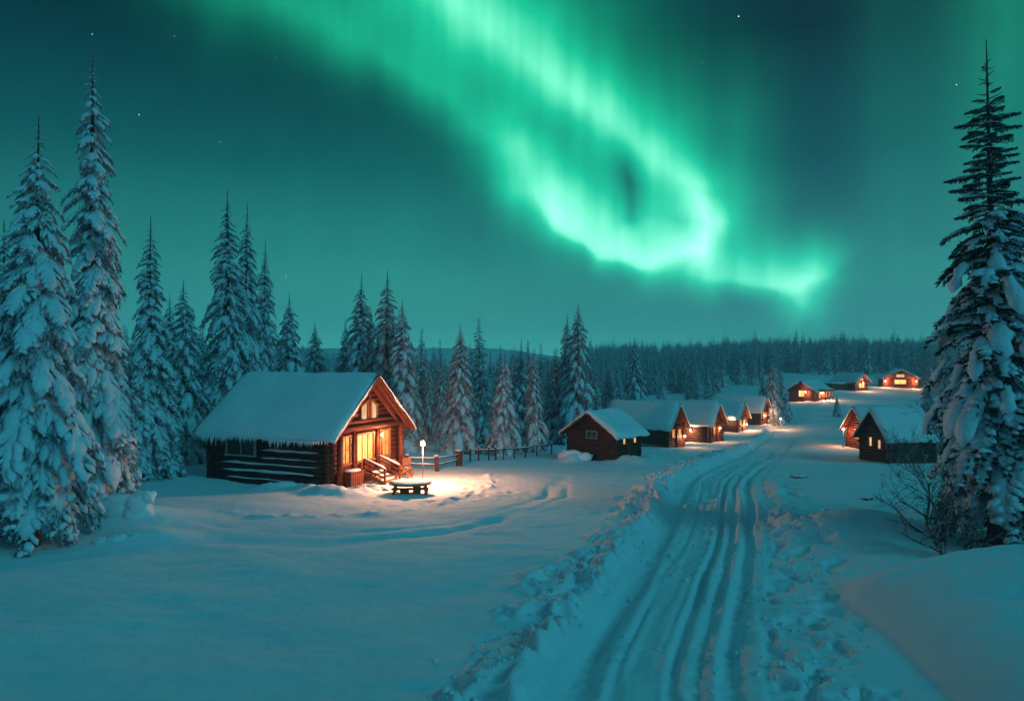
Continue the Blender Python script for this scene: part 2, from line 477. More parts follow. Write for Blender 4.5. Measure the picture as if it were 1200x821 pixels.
def detail_h(x, y):
    off = road_off(x, y) + .10*np.sin(y*.21) 
    near = 1-sstep(60, 120, y)
    g = lambda c, w, p=2: np.exp(-np.abs((off-c)/w)**p)
    wob = .06*fbm(y/2.3, x*0+.3, 41, 2)
    inroad = sstep(-1.95, -1.6, off)*(1-sstep(2.1, 2.6, off))
    h = -.17*inroad
    def rut(c, w, dep, p, sd, wn=.10):
        cc = c+wn*fbm(y/4.5, y*0+sd, 200+sd, 2)
        d = dep*np.clip(.75+.75*fbm(y/3.1, y*0+sd*3.3, 220+sd, 3), .15, 1.4)
        return -d*np.exp(-np.abs((off-cc)/w)**p)+.28*d*np.exp(-((np.abs(off-cc)-w*1.7)/(w*.6))**2)
    h = h + rut(-1.15, .30, .20, 4, 1) + rut(.60, .11, .24, 3, 2, .14) + rut(1.02, .12, .10, 3, 3, .12) + rut(1.60, .17, .18, 4, 4) + rut(-.45, .07, .08, 2, 5, .22)
    h = h + .05*g(-.80, .14) + .08*g(1.32, .10) + .10*g(2.05, .22)
    h = h + .05*fbm(off*8, y*.5, 51, 3)*inroad                                   # scraped streaks along the track
    rough = sstep(-.15, .30, fbm(x*.9, y*.5, 53, 2)+.06)
    h = h + .055*fbm(x*5.5, y*5.5, 52, 3)*inroad*rough
    tread = np.sin(y*2*math.pi/.22+np.sin(off*30)*.8)*sstep(.05, .3, fbm(x*.7, y*.35, 54, 2)+.12)
    h = h + .014*tread*(g(-1.20+wob, .24, 4)+g(1.62+wob, .16, 4))*(1-sstep(20, 30, y))
    # ploughed edge on the left with clods
    h = h + np.exp(-((off+2.0)/.36)**2)*(.17+.12*fbm(x*1.5, y*1.5, 61, 3))
    wx = x+.35*fbm(x*1.7, y*1.7, 66, 2); wy = y+.35*fbm(x*1.7+9, y*1.7, 67, 2)
    cl = np.clip(vnoise(wx*1.9, wy*1.6, 62)*.55+vnoise(wx*4.3, wy*4.0, 63)*.45-.45, 0, None)
    band = sstep(-3.7, -2.6, off + 1.1*fbm(x*.6, y*.6, 64, 3))*(1-sstep(-2.1, -1.6, off))
    h = h + (np.minimum(cl*1.7, .25)+.09*fbm(wx*5.0, wy*5.0, 65, 3)*sstep(0, .10, cl))*band*near
    h = h - .16*np.clip(vnoise(wx*1.3, wy*1.3, 68)-.52, 0, None)*4*band*near*.5
    # trampled strip on the right
    tr = sstep(2.1, 2.5, off)*(1-sstep(3.5, 4.5, off + .5*fbm(x*.7, y*.7, 71, 2)))*(1-sstep(24, 40, y))
    x2 = x+.3*fbm(x*2, y*2, 76, 2); pit = np.clip(vnoise(x2*1.7, y*1.3, 72)*.6+vnoise(x2*4.0, y*3.6, 73)*.4-.48, 0, None)
    h = h - (np.minimum(pit*1.1, .14)-.035*fbm(x*6, y*6, 74, 3))*tr*1.1
    h = h + .13*np.exp(-((off-2.9)/.30)**2)*sstep(20, 23, y)*(1-sstep(33, 38, y))
    # yard edge, sweeping wheel arcs
    d = pdist(x, y, YARD)
    chunk = np.clip(vnoise(x*3.1, y*3.1, 81)*.6+vnoise(x*6, y*6, 82)*.4-.38, 0, None)
    h = h + np.exp(-(d/.38)**2)*(.03+.26*chunk)
    d2 = pdist(x, y, ARC)
    h = h - .034*np.exp(-((d2-.45)/.16)**2)*np.clip(.8+fbm(x/2.2, y/2.2, 88, 2)*1.2, .1, 1.5) + .015*np.exp(-(d2/.25)**2)
    d3 = pdist(x, y, TRAIL)
    h = h - .05*np.exp(-(d3/.35)**2)
    # piles shovelled against the cabin front
    for (px, py, r, a) in ((-8.3, 30.6, .8, .34), (-7.3, 30.2, .6, .28), (-9.4, 31.4, .7, .25), (-6.6, 31.0, .45, .18), (-11.5, 31.8, .8, .22), (3.9, 45.2, .8, .5), (7.7, 44.7, 1.3, .4), (9.3, 46.4, 1.2, .35)):
        h = h + a*np.exp(-(((x-px)**2+(y-py)**2)/r**2))*(1+.5*fbm(x*2.6, y*2.6, 85, 3))
    # footprints in the lamp light
    fp = np.clip(vnoise(x*2.4, y*2.4, 91)-.62, 0, None)*np.exp(-(((x+3.2)/3.4)**2+((y-31.5)/3.2)**2))
    h = h - fp*.55
    # wind ripples and small clumps
    rp = (1-sstep(26, 50, y))
    pt = sstep(-.1, .35, fbm(x/5, y/3, 94, 2)+.1)
    h = h + .036*fbm(x/2.2+.6*fbm(x/3, y/3, 96, 2), y/.7, 95, 3)*rp*pt*(1-inroad) + .035*fbm(x/1.8, y/1.4, 93, 3)*rp*(1-inroad)
    h = h + .010*fbm(x*3, y*3, 97, 2)
    h = h + .10*fbm(x/3.0, y/2.2, 98, 3)*sstep(34, 60, y)*(1-sstep(160, 240, y))
    return h

def full_h(x, y):
    return base_h(x, y) + detail_h(np.asarray(x, float), np.asarray(y, float))
def gz(x, y):
    return float(full_h(np.array([x]), np.array([y]))[0])
def px_to(px, Y):
    return ((px-600.0)*Y/800.0, Y)

def axis(segs):
    out = [segs[0][0]]
    for a, b, s0, s1 in segs:
        p = a; 
        while p < b:
            t = (p-a)/(b-a); p += s0+(s1-s0)*t; out.append(min(p, b))
    return np.unique(np.array(out))
gx = axis([(-1300, -300, 60, 20), (-300, -60, 14, 2.0), (-60, -18, 1.6, .22), (-18, -4, .20, .10), (-4, 15, .065, .07), (15, 24, .09, .25), (24, 60, .3, 1.0), (60, 300, 1.2, 14), (300, 1300, 20, 60)])
gy = axis([(-90, 4, 10, .5), (4, 9.5, .4, .08), (9.5, 24, .06, .085), (24, 40, .085, .18), (40, 75, .2, .6), (75, 180, .6, 2.0), (180, 500, 2.2, 8), (500, 1000, 10, 25)])
GX, GY = np.meshgrid(gx, gy)
GZ = full_h(GX.ravel(), GY.ravel())
_nx, _ny = len(gx), len(gy)
_i = np.arange(_ny-1)[:, None]*_nx + np.arange(_nx-1)[None, :]
_q = np.stack([_i, _i+1, _i+_nx+1, _i+_nx], -1).reshape(-1, 4)
_me = mesh_from('snowy_ground', np.stack([GX.ravel(), GY.ravel(), GZ], -1), [_q], M['snow'], None, True)
ground = link(D.objects.new('ground', _me))
tag(ground, kind='structure')
print('ground verts', _nx, _ny, _nx*_ny)

# ------------------------------------------------------------------ spruces
def tongue(pts, width, thick, rg, na=7, amp=.22):
    """lumpy pillow of snow lying along a polyline; returns verts, quads"""
    k = len(pts)
    t = np.gradient(pts, axis=0); t /= np.linalg.norm(t, axis=1)[:, None]+1e-9
    side = np.cross(t, [0, 0, 1.0]); side /= np.linalg.norm(side, axis=1)[:, None]+1e-9
    up = np.cross(side, t)
    s = np.linspace(0, 1, k)
    prof = np.sqrt(np.clip(1-(2*s-1)**4, 0.02, 1))*(.75+.5*s)
    prof = prof*(1+amp*rg.uniform(-1, 1, k))
    ang = np.linspace(0, 2*math.pi, na, endpoint=False)
    cx = np.cos(ang); sy = np.where(np.sin(ang) > 0, np.sin(ang), np.sin(ang)*.30)
    wob = 1+amp*rg.uniform(-1, 1, (k, na))
    v = pts[:, None, :] + side[:, None, :]*(cx[None, :]*width*prof[:, None]*wob)[:, :, None] + up[:, None, :]*((sy[None, :]*thick*prof[:, None]*wob)+thick*.15)[:, :, None]
    v[:, :, 2] -= .25*width*(np.abs(cx)[None, :]**2)*prof[:, None]
    v = v.reshape(-1, 3)
    q = []
    for i in range(k-1):
        for j in range(na): q.append((i*na+j, i*na+(j+1) % na, (i+1)*na+(j+1) % na, (i+1)*na+j))
    v = np.vstack([v, pts[0], pts[-1]]); m = k*na; tr = []
    for j in range(na):
        tr.append((m, (j+1) % na, j)); tr.append((m+1, (k-1)*na+j, (k-1)*na+(j+1) % na))
    return v, np.array(q), np.array(tr)

def bough(seed, droop, rise, lod, snow=1.0, hang=.35, sw=1.0, dens=1.0):
    """unit bough along +X. returns needle tris verts (K,3,3), snow (v,q,t), stem tri verts"""
    rg = np.random.RandomState(seed)
    spine = lambda s: np.stack([s*(1-.12*droop*s), .06*np.sin(s*3+seed), rise*s-droop*s*s], -1)
    tris = []
    def spray(p, d, n, ln, wd):
        d = d/np.linalg.norm(d)
        for _ in range(n):
            r = rg.normal(0, .42, 3); r[2] -= hang*.9
            e = d+r; e /= np.linalg.norm(e)
            sd = np.cross(e, rg.normal(0, 1, 3)); sd /= np.linalg.norm(sd)+1e-9
            l = ln*rg.uniform(.6, 1.25)
            tris.append([p-sd*wd, p+sd*wd, p+e*l])
    V_, Q_, T_ = [], [], []; off = 0
    def addsnow(pts, w, th, na, amp=.22):
        nonlocal off
        v, q, t = tongue(pts, w, th, rg, na, amp)
        V_.append(v); Q_.append(q+off); T_.append(t+off); off += len(v)
    stem = []
    if lod == 0:
        ntw, npos, ns, ln, wd = int(13*dens), 5, 3, .115, .018
    elif lod == 1:
        ntw, npos, ns, ln, wd = 8, 3, 2, .20, .040
    elif lod == 2:
        ntw, npos, ns, ln, wd = 3, 2, 2, .36, .085
    else:
        ntw, npos, ns, ln, wd = 1, 1, 2, .65, .20
    twigs = []
    for i in range(ntw):
        s = .10+.86*(i+rg.uniform(0, .8))/ntw
        p = spine(np.array([s]))[0]
        for sg in (-1, 1):
            a = sg*rg.uniform(.65, 1.05)
            l = .42*(1.02-s)**.65*rg.uniform(.7, 1.2)*(1 if lod < 3 else .8)
            d = np.array([math.cos(a), math.sin(a), -.25*droop+rise*.3])
            tw = np.array([p+d*l*q+np.array([0, 0, -hang*l*q*q]) for q in (0, .33, .66, 1.0)])
            twigs.append(tw)
            for q in np.linspace(.15, 1, npos):
                k = min(int(q*3), 2); f = q*3-k
                pp = tw[k]*(1-f)+tw[k+1]*f
                spray(pp, tw[min(k+1, 3)]-tw[k], ns, ln*(1.1-.35*q), wd)
    for s in np.linspace(.15, 1, 6 if lod < 2 else 3):
        p = spine(np.array([s]))[0]; d = spine(np.array([s+.03]))[0]-p
        spray(p, d, 5 if lod == 0 else (3 if lod == 1 else 1), ln*1.1, wd)
    if snow > 0:
        if lod == 0:
            a0, a1 = rg.uniform(.05, .3), rg.uniform(.85, 1.0)
            sp = spine(np.linspace(a0, a1, 8)); addsnow(sp, .105*snow*sw*rg.uniform(.75, 1.3), .070*snow*rg.uniform(.8, 1.3), 8)
            for tw in twigs:
                if rg.rand() < .62*min(snow, 1):
                    pts = np.array([tw[0]*(1-q)+tw[3]*q + np.array([0, 0, .012-hang*.12*4*q*(1-q)*-.3]) for q in np.linspace(.12, 1.05, 5)])
                    pts[:, 2] = np.interp(np.linspace(.12, 1.0, 5), [0, .33, .66, 1], tw[:, 2])+.012
                    addsnow(pts, .058*snow*sw*rg.uniform(.7, 1.3), .045*snow*rg.uniform(.7, 1.3), 6)
        elif lod == 1:
            sp = spine(np.linspace(rg.uniform(.05, .25), .98, 5)); addsnow(sp, .12*snow*rg.uniform(.8, 1.3), .07*snow, 6)
            for tw in twigs[::2]:
                if rg.rand() < .6: addsnow(tw[1:].copy()+[0, 0, .01], .07*snow, .05*snow, 5)
        elif lod == 2:
            sp = spine(np.linspace(.15, .98, 3)); addsnow(sp, .15*snow*rg.uniform(.6, 1.2), .08*snow, 5)
        else:
            if rg.rand() < .6:
                a = spine(np.array([.2]))[0]+[0, 0, .06]; b = spine(np.array([1.0]))[0]+[0, 0, .05]
                V_.append(np.array([a, b+[0, .16, 0], b+[.12, 0, 0], b-[0, .16, 0]])); Q_.append(np.array([(0, 3, 2, 1)])+off); off += 4
    sv = (np.vstack(V_), np.vstack(Q_) if Q_ else np.zeros((0, 4), int), np.vstack(T_) if T_ else np.zeros((0, 3), int)) if V_ else None
    return np.array(tris), sv

def spruce_mesh(name, seed, H, R, lod=0, nb=None, clear=.06, droop=(.75, .35), rise=(.05, .15), snow=1.0, power=.9, needle='needles', spire=.22, hang=.4, top_snow=.8, jag=.35, bare_top=0.0, sw=1.0, sag=1.0):
    """returns (trunk mesh, crown mesh, snow mesh)"""
    rg = np.random.RandomState(seed)
    nb = nb or {0: 230, 1: 150, 2: 90, 3: 34}[lod]
    nt = {0: 5, 1: 4, 2: 3, 3: 2}[lod]
    lib = []
    for g in range(3):               # three height zones from bottom to top
        f = g/2
        lib.append([bough(seed*31+g*7+k, (droop[0]*(1-f)+droop[1]*f)*rg.uniform(.85, 1.15), rise[0]*(1-f)+rise[1]*f, lod,
                          snow*(1-f)+snow*top_snow*f, hang, sw) for k in range(nt)])
    N, S_v, S_q, S_t = [], [], [], []; so = 0
    crown0 = H*clear
    phi = rg.uniform(0, 6.28)
    for i in range(nb):
        t = (i+rg.rand()*.8)/nb
        t = t**.88
        if t > 1-bare_top and rg.rand() < .75: continue
        z = crown0+(H*.985-crown0)*t
        prof = (1-t)**power
        prof = prof*(1-spire)+spire*min(1, (1-t)*6)*(.45+.55*(1-t))
        big = .5+.5*math.sin(t*23+seed)+.5*math.sin(t*41+seed*2)
        L = R*prof*rg.uniform(1-jag, 1+jag*.55)*(1+.12*big*jag)
        if t < .06: L *= .8
        L = max(L, .022*H*(1-t)+.06 if lod < 2 else .25)
        phi += 2.39996+rg.uniform(-.35, .35)
        zi = min(2, int(t*3)); needles, sn = lib[zi][rg.randint(nt)]
        pitch = rg.uniform(-.12, .12)-(.35 if t > .93 else 0)*-1
        sc = np.array([L, L*(rg.uniform(.85, 1.15)), L])
        c, s_ = math.cos(phi), math.sin(phi); cp, sp_ = math.cos(pitch), math.sin(pitch)
        Rm = np.array([[c, -s_, 0], [s_, c, 0], [0, 0, 1]])@np.array([[cp, 0, -sp_], [0, 1, 0], [sp_, 0, cp]])
        org = np.array([0, 0, z])
        N.append((needles.reshape(-1, 3)*sc)@Rm.T+org)
        if sn is not None and rg.rand() < .93:
            v = (sn[0]*sc)@Rm.T+org
            if t > .8: v = v
            S_v.append(v); S_q.append(sn[1]+so); S_t.append(sn[2]+so); so += len(v)
    # leader
    tipn = []
    if lod < 2:
        for k in range(60):
            z = H*(.93+.07*rg.rand()); a = rg.uniform(0, 6.28); e = np.array([math.cos(a)*.7, math.sin(a)*.7, rg.uniform(.2, .9)])
            l = .035*H*(1.02-z/H)*6*.25+.05; p = np.array([0, 0, z]); sd = np.array([-math.sin(a), math.cos(a), 0])*.02
            tipn += [p-sd, p+sd, p+e*l]
        N.append(np.array(tipn))
    nv = np.vstack(N)
    crown = mesh_from(name+'_crown', nv, [np.arange(len(nv)).reshape(-1, 3)], M[needle])
    sm = None
    if S_v:
        fs = [f for f in (np.vstack(S_q) if S_q else [], np.vstack(S_t) if S_t else []) if len(f)]
        sm = mesh_from(name+'_snow', np.vstack(S_v), fs, M['snow_tree'], None, lod < 3)
    tb = MB()
    zs = np.linspace(-.5, H, 9); rad = np.clip(.018*H*(1-zs/H)**.9, .012, None)*np.where(zs < .3, 1.25, 1)
    bend = .012*H
    tb.tube(np.stack([np.sin(zs/H*3)*bend*.3*0, zs*0, zs], -1), rad, 10 if lod < 2 else 5)
    trunk = tb.mesh(name+'_trunk', M['bark'])
    return trunk, crown, sm

def make_tree(meshes, name='spruce_tree'):
    r = empty(name, (0, 0, 0))
    link(D.objects.new('trunk', meshes[0]), r)
    link(D.objects.new('crown', meshes[1]), r)
    if meshes[2]: link(D.objects.new('crown_snow', meshes[2]), r)
    return r

def put_tree(meshes, px, Y, top, label, group=None, rz=0.0, name='spruce_tree', Hm=1.0, squash=1.0, sink=.1):
    """meshes modelled for height Hm; stands at azimuth px, depth Y, tip reaching the height the photo shows"""
    x, y = px_to(px, Y); z = gz(x, y)-sink
    H = CAM_H-(top-428.0)*Y/800.0-z
    r = make_tree(meshes, name)
    s = H/Hm
    tl = math.sin(px*12.9)*.018, math.cos(px*7.7)*.018
    r.location = (x, y, z); r.rotation_euler = (tl[0], tl[1], rz); r.scale = (s*squash, s*squash, s)
    tag(r, label, 'tree', group)
    return r

# near, heavily snow laden
sp_A = spruce_mesh('laden_spruce_a', 3, 13.5, 2.15, 0, nb=215, droop=(1.25, .75), rise=(.02, .0), snow=1.08, power=.88, spire=.20, hang=.75, jag=.5, clear=.135, sw=1.1)
sp_B = spruce_mesh('laden_spruce_b', 8, 18.5, 2.10, 0, nb=250, droop=(1.35, .8), rise=(.02, .05), snow=1.12, power=.80, spire=.24, hang=.75, jag=.6, clear=.04, sw=1.2)
sp_C = spruce_mesh('laden_spruce_c', 14, 13.0, 1.95, 0, nb=210, droop=(1.2, .65), rise=(.03, .05), snow=1.1, power=.85, spire=.18, hang=.5, jag=.4, clear=.04)
sp_D = spruce_mesh('laden_spruce_d', 21, 17.0, 2.3, 0, nb=240, droop=(1.15, .6), rise=(.04, .08), snow=1.0, power=.80, spire=.2, hang=.5, jag=.45, clear=.04)
put_tree(sp_A, 36, 21.5, 133, 'heavily snow laden spruce nearest in the left foreground, dark trunk foot showing', 'big snow laden spruces at the left', 0.3, Hm=13.5, squash=1.0)
put_tree(sp_B, 110, 28, 57, 'tallest spruce of all at the left, a narrow snowy spire rising highest into the sky', 'big snow laden spruces at the left', 1.1, Hm=18.5, squash=1.0)
put_tree(sp_C, 172, 34.5, 253, 'snow laden spruce standing alone between the tallest left spruce and the big cabin', 'big snow laden spruces at the left', 2.0, Hm=13.0)
put_tree(sp_C, 3, 30, 256, 'snowy spruce cut by the left edge of the photo', 'big snow laden spruces at the left', 4.0, Hm=13.0)
put_tree(sp_D, 267, 44, 223, 'tall broad snowy spruce right behind the big cabin, left one of the close pair', 'tall spruces behind the big cabin', 0.0, Hm=17.0)
put_tree(sp_C, 284, 46.5, 236, 'tall snowy spruce right behind the big cabin, right one of the close pair', 'tall spruces behind the big cabin', 1.0, Hm=13.0, squash=.8)
put_tree(sp_D, 307, 50, 281, 'slim snowy spruce just right of the close tall pair behind the roof', 'tall spruces behind the big cabin', 2.2, Hm=17.0, squash=.85)

# middle distance
md = []
for k, (H_, R_, pw, sn) in enumerate([(13, 2.7, .9, 1.5), (14, 2.4, .85, 1.4), (11, 2.5, .95, 1.6), (12, 2.2, .85, 1.3)]):
    md.append(spruce_mesh('mid_spruce_%d' % k, 50+k, H_, R_, 1, nb=190, droop=(1.05, .55), rise=(.05, .1), snow=sn, power=pw, hang=.45, jag=.4, clear=.05))
MH = [13, 14, 11, 12]
mid_list = [
 (213, 40, 328, 0, 1.0, 'snowy spruce with thin dense crown just left of the big cabin'),
 (195, 45, 343, 1, .9, 'small snowy spruce peeping out left of the thin dense one'),
 (236, 52, 405, 2, .9, 'short spruce squeezed just left of the tall pair behind the big cabin'),
 (338, 54, 344, 2, 1.0, 'broad mid sized spruce alone above the left half of the big cabin roof'),
 (371, 60, 376, 0, .95, 'shorter snowy spruce above the middle of the big cabin roof'),
 (419, 56, 321, 1, 1.0, 'tall slim spruce left above the gable peak of the big cabin'),
 (432, 60, 358, 2, .8, 'lower spruce half hidden just behind the gable peak of the big cabin'),
 (452, 55, 317, 3, 1.05, 'tallest spruce right above the gable peak of the big cabin'),
 (470, 53, 350, 0, 1.0, 'snowy spruce standing just right of the big cabin gable behind the lamp'),
 (408, 64, 372, 3, .9, 'slim spruce at the left foot of the tall group over the big cabin gable'),
 (538, 52, 379, 0, 1.0, 'full snowy spruce standing alone behind the fence right of the lamp'),
 (590, 51, 410, 2, .95, 'whitest of the spruces behind the fence, left one of the trio by the small shed'),
 (609, 57, 397, 3, 1.0, 'darker middle spruce of the trio behind the fence by the small shed'),
 (626, 53, 408, 0, .85, 'right spruce of the trio behind the fence by the small shed'),
 (674, 64, 354, 0, 1.0, 'tall snowy spruce rising straight behind the small shed, right one of a twin'),
 (664, 67, 366, 1, .9, 'tall dark spruce behind the small shed, left one of a twin'),
 (745, 118, 394, 0, 1.0, 'slender white spruce standing tall by the clearing above the row of cabins'),
 (776, 125, 436, 2, 1.0, 'small white spruce in the open snow above the second cabin of the row'),
 (905, 100, 418, 0, 1.0, 'bushy white spruce at the right end of the cabin row'),
 (916, 106, 428, 2, 1.0, 'lower white spruce right beside the bushy one at the end of the cabin row'),
 (893, 112, 437, 3, .9, 'slim pale spruce behind the last cabin of the row'),
 (981, 112, 463, 2, 1.1, 'tiny snowy spruce alone on the slope below the upper cabins'),
 (967, 215, 399, 0, 1.2, 'large pale spruce at the forest edge above the left upper cabin'),
 (1016, 218, 396, 1, 1.3, 'large pale spruce at the forest edge above the middle upper cabin'),
 (830, 135, 428, 1, 1.0, 'slim white spruce at the edge of the clearing above the third row cabin'),
 (818, 138, 440, 2, 1.0, 'low white spruce left of the slim one above the third row cabin'),
 (806, 140, 444, 3, 1.0, 'low grey spruce at the left end of the cluster above the third row cabin'),
 (727, 128, 440, 2, 1.0, 'short white spruce left of the slender one by the clearing'),
 (712, 122, 430, 3, 1.2, 'bushy frosted spruce at the left end of the clearing'),
 (690, 110, 438, 2, 1.1, 'pale spruce half hidden behind the twin spruces by the shed'),
]
for k, (px, Y, top, v, sq, lab) in enumerate(mid_list):
    put_tree(md[v], px, Y, top, lab, 'single snowy spruces of the middle distance', k*1.7, Hm=MH[v], squash=sq)

for k, (px, Y, top, v) in enumerate([(486, 60, 418, 3), (503, 68, 424, 1), (517, 64, 414, 0), (558, 68, 421, 3), (573, 74, 428, 2), (647, 70, 420, 1), (656, 84, 432, 3), (697, 98, 434, 0)]):
    put_tree(md[v], px, Y, top, 'frosted spruce standing out from the front of the hazy wood behind the fence', 'frosted spruces at the front of the wood', k*2.3, Hm=MH[v], squash=.8)
for k, (px, Y, top, v) in enumerate([(762, 170, 420, 3), (792, 172, 412, 1), (846, 180, 408, 0), (868, 185, 405, 3), (884, 178, 417, 2), (940, 222, 402, 1), (1042, 225, 398, 0), (1070, 220, 404, 3)]):
    put_tree(md[v], px, Y, top, 'taller pale spruce standing out from the dark belt of wood above the cabins', 'pale spruces above the cabins', k*1.9, Hm=MH[v], squash=.9)

# the dark fir on the right: open tiers of long boughs, bare leader, snow pads low down
fir = spruce_mesh('dark_fir', 77, 14.6, 1.9, 0, nb=235, droop=(1.0, .14), rise=(.02, .16), snow=1.0, power=.52, needle='needles_dark', spire=.10, hang=.22, top_snow=.55, jag=.42, clear=.075, bare_top=.10, sw=1.5)
hero = put_tree(fir, 1170, 20.6, 62, 'big dark fir at the right edge with bare thin tip and heavy snow pads', None, 0.0, 'fir_tree', 14.6, 1.0)
hero.rotation_euler = (0, -.024, 0)
rg_ = np.random.RandomState(5)
sb = MB()
for k in range(46):          # heavy snow pads on the boughs
    t = rg_.uniform(.03, .60); z = 14.6*(.08+.90*t); a = rg_.uniform(0, 6.28); rr = 1.75*(1-t)**.5*rg_.uniform(.3, .75)
    L = rg_.uniform(.5, 1.0)
    s_ = np.linspace(0, 1, 7)
    px_, py_ = math.cos(a), math.sin(a)
    pts = np.stack([px_*(rr+L*s_*.8), py_*(rr+L*s_*.8), z-.28*rr-L*(.35*s_+.95*s_**2)], -1)
    v, q, tr = tongue(pts, rg_.uniform(.14, .30), rg_.uniform(.11, .18), rg_, 10, .26)
    sb.add(v, q, tr, True)
sb.build('snow_pad', M['snow_tree'], hero)
# bare twigs of the leader
lb = MB()
for k in range(14):
    z = 14.6*(.86+.13*k/14); a = k*2.4; l = .55*(1-k/16)
    lb.tube([(0, 0, z), (math.cos(a)*l*.5, math.sin(a)*l*.5, z+.05), (math.cos(a)*l, math.sin(a)*l, z+.16*l+.08)], [.018, .014, .006], 4)
lb.tube([(0, 0, 13.0), (0, 0, 15.0)], [.035, .012], 5)
lb.build('leader', M['bark'], hero)

# ------------------------------------------------------------------ forests
fm = []
for k in range(6):
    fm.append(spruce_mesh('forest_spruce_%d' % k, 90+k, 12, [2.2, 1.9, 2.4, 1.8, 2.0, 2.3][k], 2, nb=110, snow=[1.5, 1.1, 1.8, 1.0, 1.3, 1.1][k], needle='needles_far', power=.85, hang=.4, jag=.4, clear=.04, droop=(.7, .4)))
frg = np.random.RandomState(11)
spots = []
TAKEN = []
def try_spot(px, Y, mind):
    x, y = px_to(px, Y)
    for (a, b) in spots[-500:]:
        if (a-x)**2+(b-y)**2 < mind*mind: return None
    off = abs(float(road_off(np.array([x]), np.array([y]))[0]))
    if off < 7 and y < 260: return None
    spots.append((x, y)); return x, y
def forest_zone(n, px0, px1, Y0, Y1, h0, h1, mind, label, group, dens=None):
    c = 0; tries = 0
    while c < n and tries < n*30:
        tries += 1
        Y = Y0+(Y1-Y0)*frg.rand()**1.1; px = frg.uniform(px0, px1)
        if dens and not dens(px, Y): continue
        p = try_spot(px, Y, mind)
        if not p: continue
        k = frg.randint(6); H = frg.uniform(h0, h1)*(1.15 if frg.rand() < .12 else 1)
        r = make_tree(fm[k]); z = gz(*p)-.15
        s = H/12.0; r.location = (p[0], p[1], z); r.scale = (s*frg.uniform(.85, 1.1),)*2+(s,); r.rotation_euler = (frg.normal(0, .018), frg.normal(0, .018), frg.uniform(0, 6.28))
        tag(r, label, 'tree', group); c += 1
forest_zone(40, -60, 250, 42, 90, 8, 12, 2.8, 'snowy spruce in the dense dark wood behind the big left spruces', 'wood behind the big left spruces')
forest_zone(48, 190, 490, 62, 120, 6, 9.5, 3.2, 'snowy spruce in the low wood behind the big cabin', 'wood behind the big cabin')
forest_zone(62, 480, 700, 66, 130, 8, 11.5, 3.2, 'snowy spruce in the hazy wood behind the fence and the small shed', 'wood behind the fence', lambda px, Y: Y > 60+abs(px-600)*.06)
forest_zone(40, 700, 910, 150, 215, 8, 12, 4.0, 'spruce in the belt of wood above the row of cabins', 'wood above the cabin row', lambda px, Y: not (840 < px < 915 and Y < 185) and not (730 < px < 800 and Y < 165))
forest_zone(30, 1085, 1260, 60, 150, 8, 12, 3.4, 'dark spruce in the wood behind the big dark fir', 'wood behind the dark fir')
forest_zone(30, 1082, 1130, 150, 215, 8, 12, 3.4, 'spruce at the forest edge right of the upper cabins', 'wood right of the upper cabins')

# the far forest: countless trees, one object
fl = []
for k in range(6):
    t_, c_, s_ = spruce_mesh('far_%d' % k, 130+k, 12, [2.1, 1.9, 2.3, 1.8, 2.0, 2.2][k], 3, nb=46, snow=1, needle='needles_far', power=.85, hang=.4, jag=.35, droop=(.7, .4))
    cv = np.empty(len(c_.vertices)*3, np.float32); c_.vertices.foreach_get('co', cv)
    svv = np.empty(len(s_.vertices)*3, np.float32); s_.vertices.foreach_get('co', svv)
    fl.append((cv.reshape(-1, 3), svv.reshape(-1, 3)))
    for m_ in (t_, c_, s_): D.meshes.remove(m_)
FV, FS = [], []
nfar = 0
def far_zone(n, px0, px1, Y0, Y1, h0, h1, dens=None):
    global nfar
    for _ in range(n):
        Y = math.sqrt(frg.uniform(Y0**2, Y1**2)); px = frg.uniform(px0, px1)
        if dens and not dens(px, Y): continue
        x, y = px_to(px, Y); z = float(base_h(np.array([x]), np.array([y]))[0])-.2
        cv, sv = fl[frg.randint(6)]; H = frg.uniform(h0, h1)*(1.2 if frg.rand() < .1 else 1); s = H/12.0; a = frg.uniform(0, 6.28)
        Rm = np.array([[math.cos(a), -math.sin(a), 0], [math.sin(a), math.cos(a), 0], [0, 0, 1]])
        FV.append((cv*s)@Rm.T+[x, y, z]); FS.append((sv*s)@Rm.T+[x, y, z]); nfar += 1
far_zone(900, -150, 520, 120, 420, 7, 11, lambda px, Y: not (190 < px < 480 and Y > 330 and vnoise(np.array([px/45.0]), np.array([Y/60.0]), 5)[0] < .62))
far_zone(800, 470, 720, 130, 420, 6.5, 9.5)
far_zone(1100, 690, 1100, 222, 420, 9.5, 13.5)
far_zone(300, 1050, 1350, 150, 400, 9, 13, lambda px, Y: px > 1104 or Y > 228)
far_zone(500, -900, -70, 60, 380, 8, 13)
far_zone(300, 1270, 2000, 60, 350, 9, 13)
fv = np.vstack(FV); fs = np.vstack(FS)
allv = np.vstack([fv, fs]).astype(np.float32)
f1 = np.arange(len(fv)).reshape(-1, 3); f2 = (np.arange(len(fs))+len(fv)).reshape(-1, 4)[:, [0, 3, 2, 1]]
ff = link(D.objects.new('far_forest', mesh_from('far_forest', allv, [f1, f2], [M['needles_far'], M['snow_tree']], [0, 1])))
tag(ff, 'dense dark spruce forest covering the far ridges under the sky', 'forest', None, 'stuff')
print('far trees', nfar, len(allv))

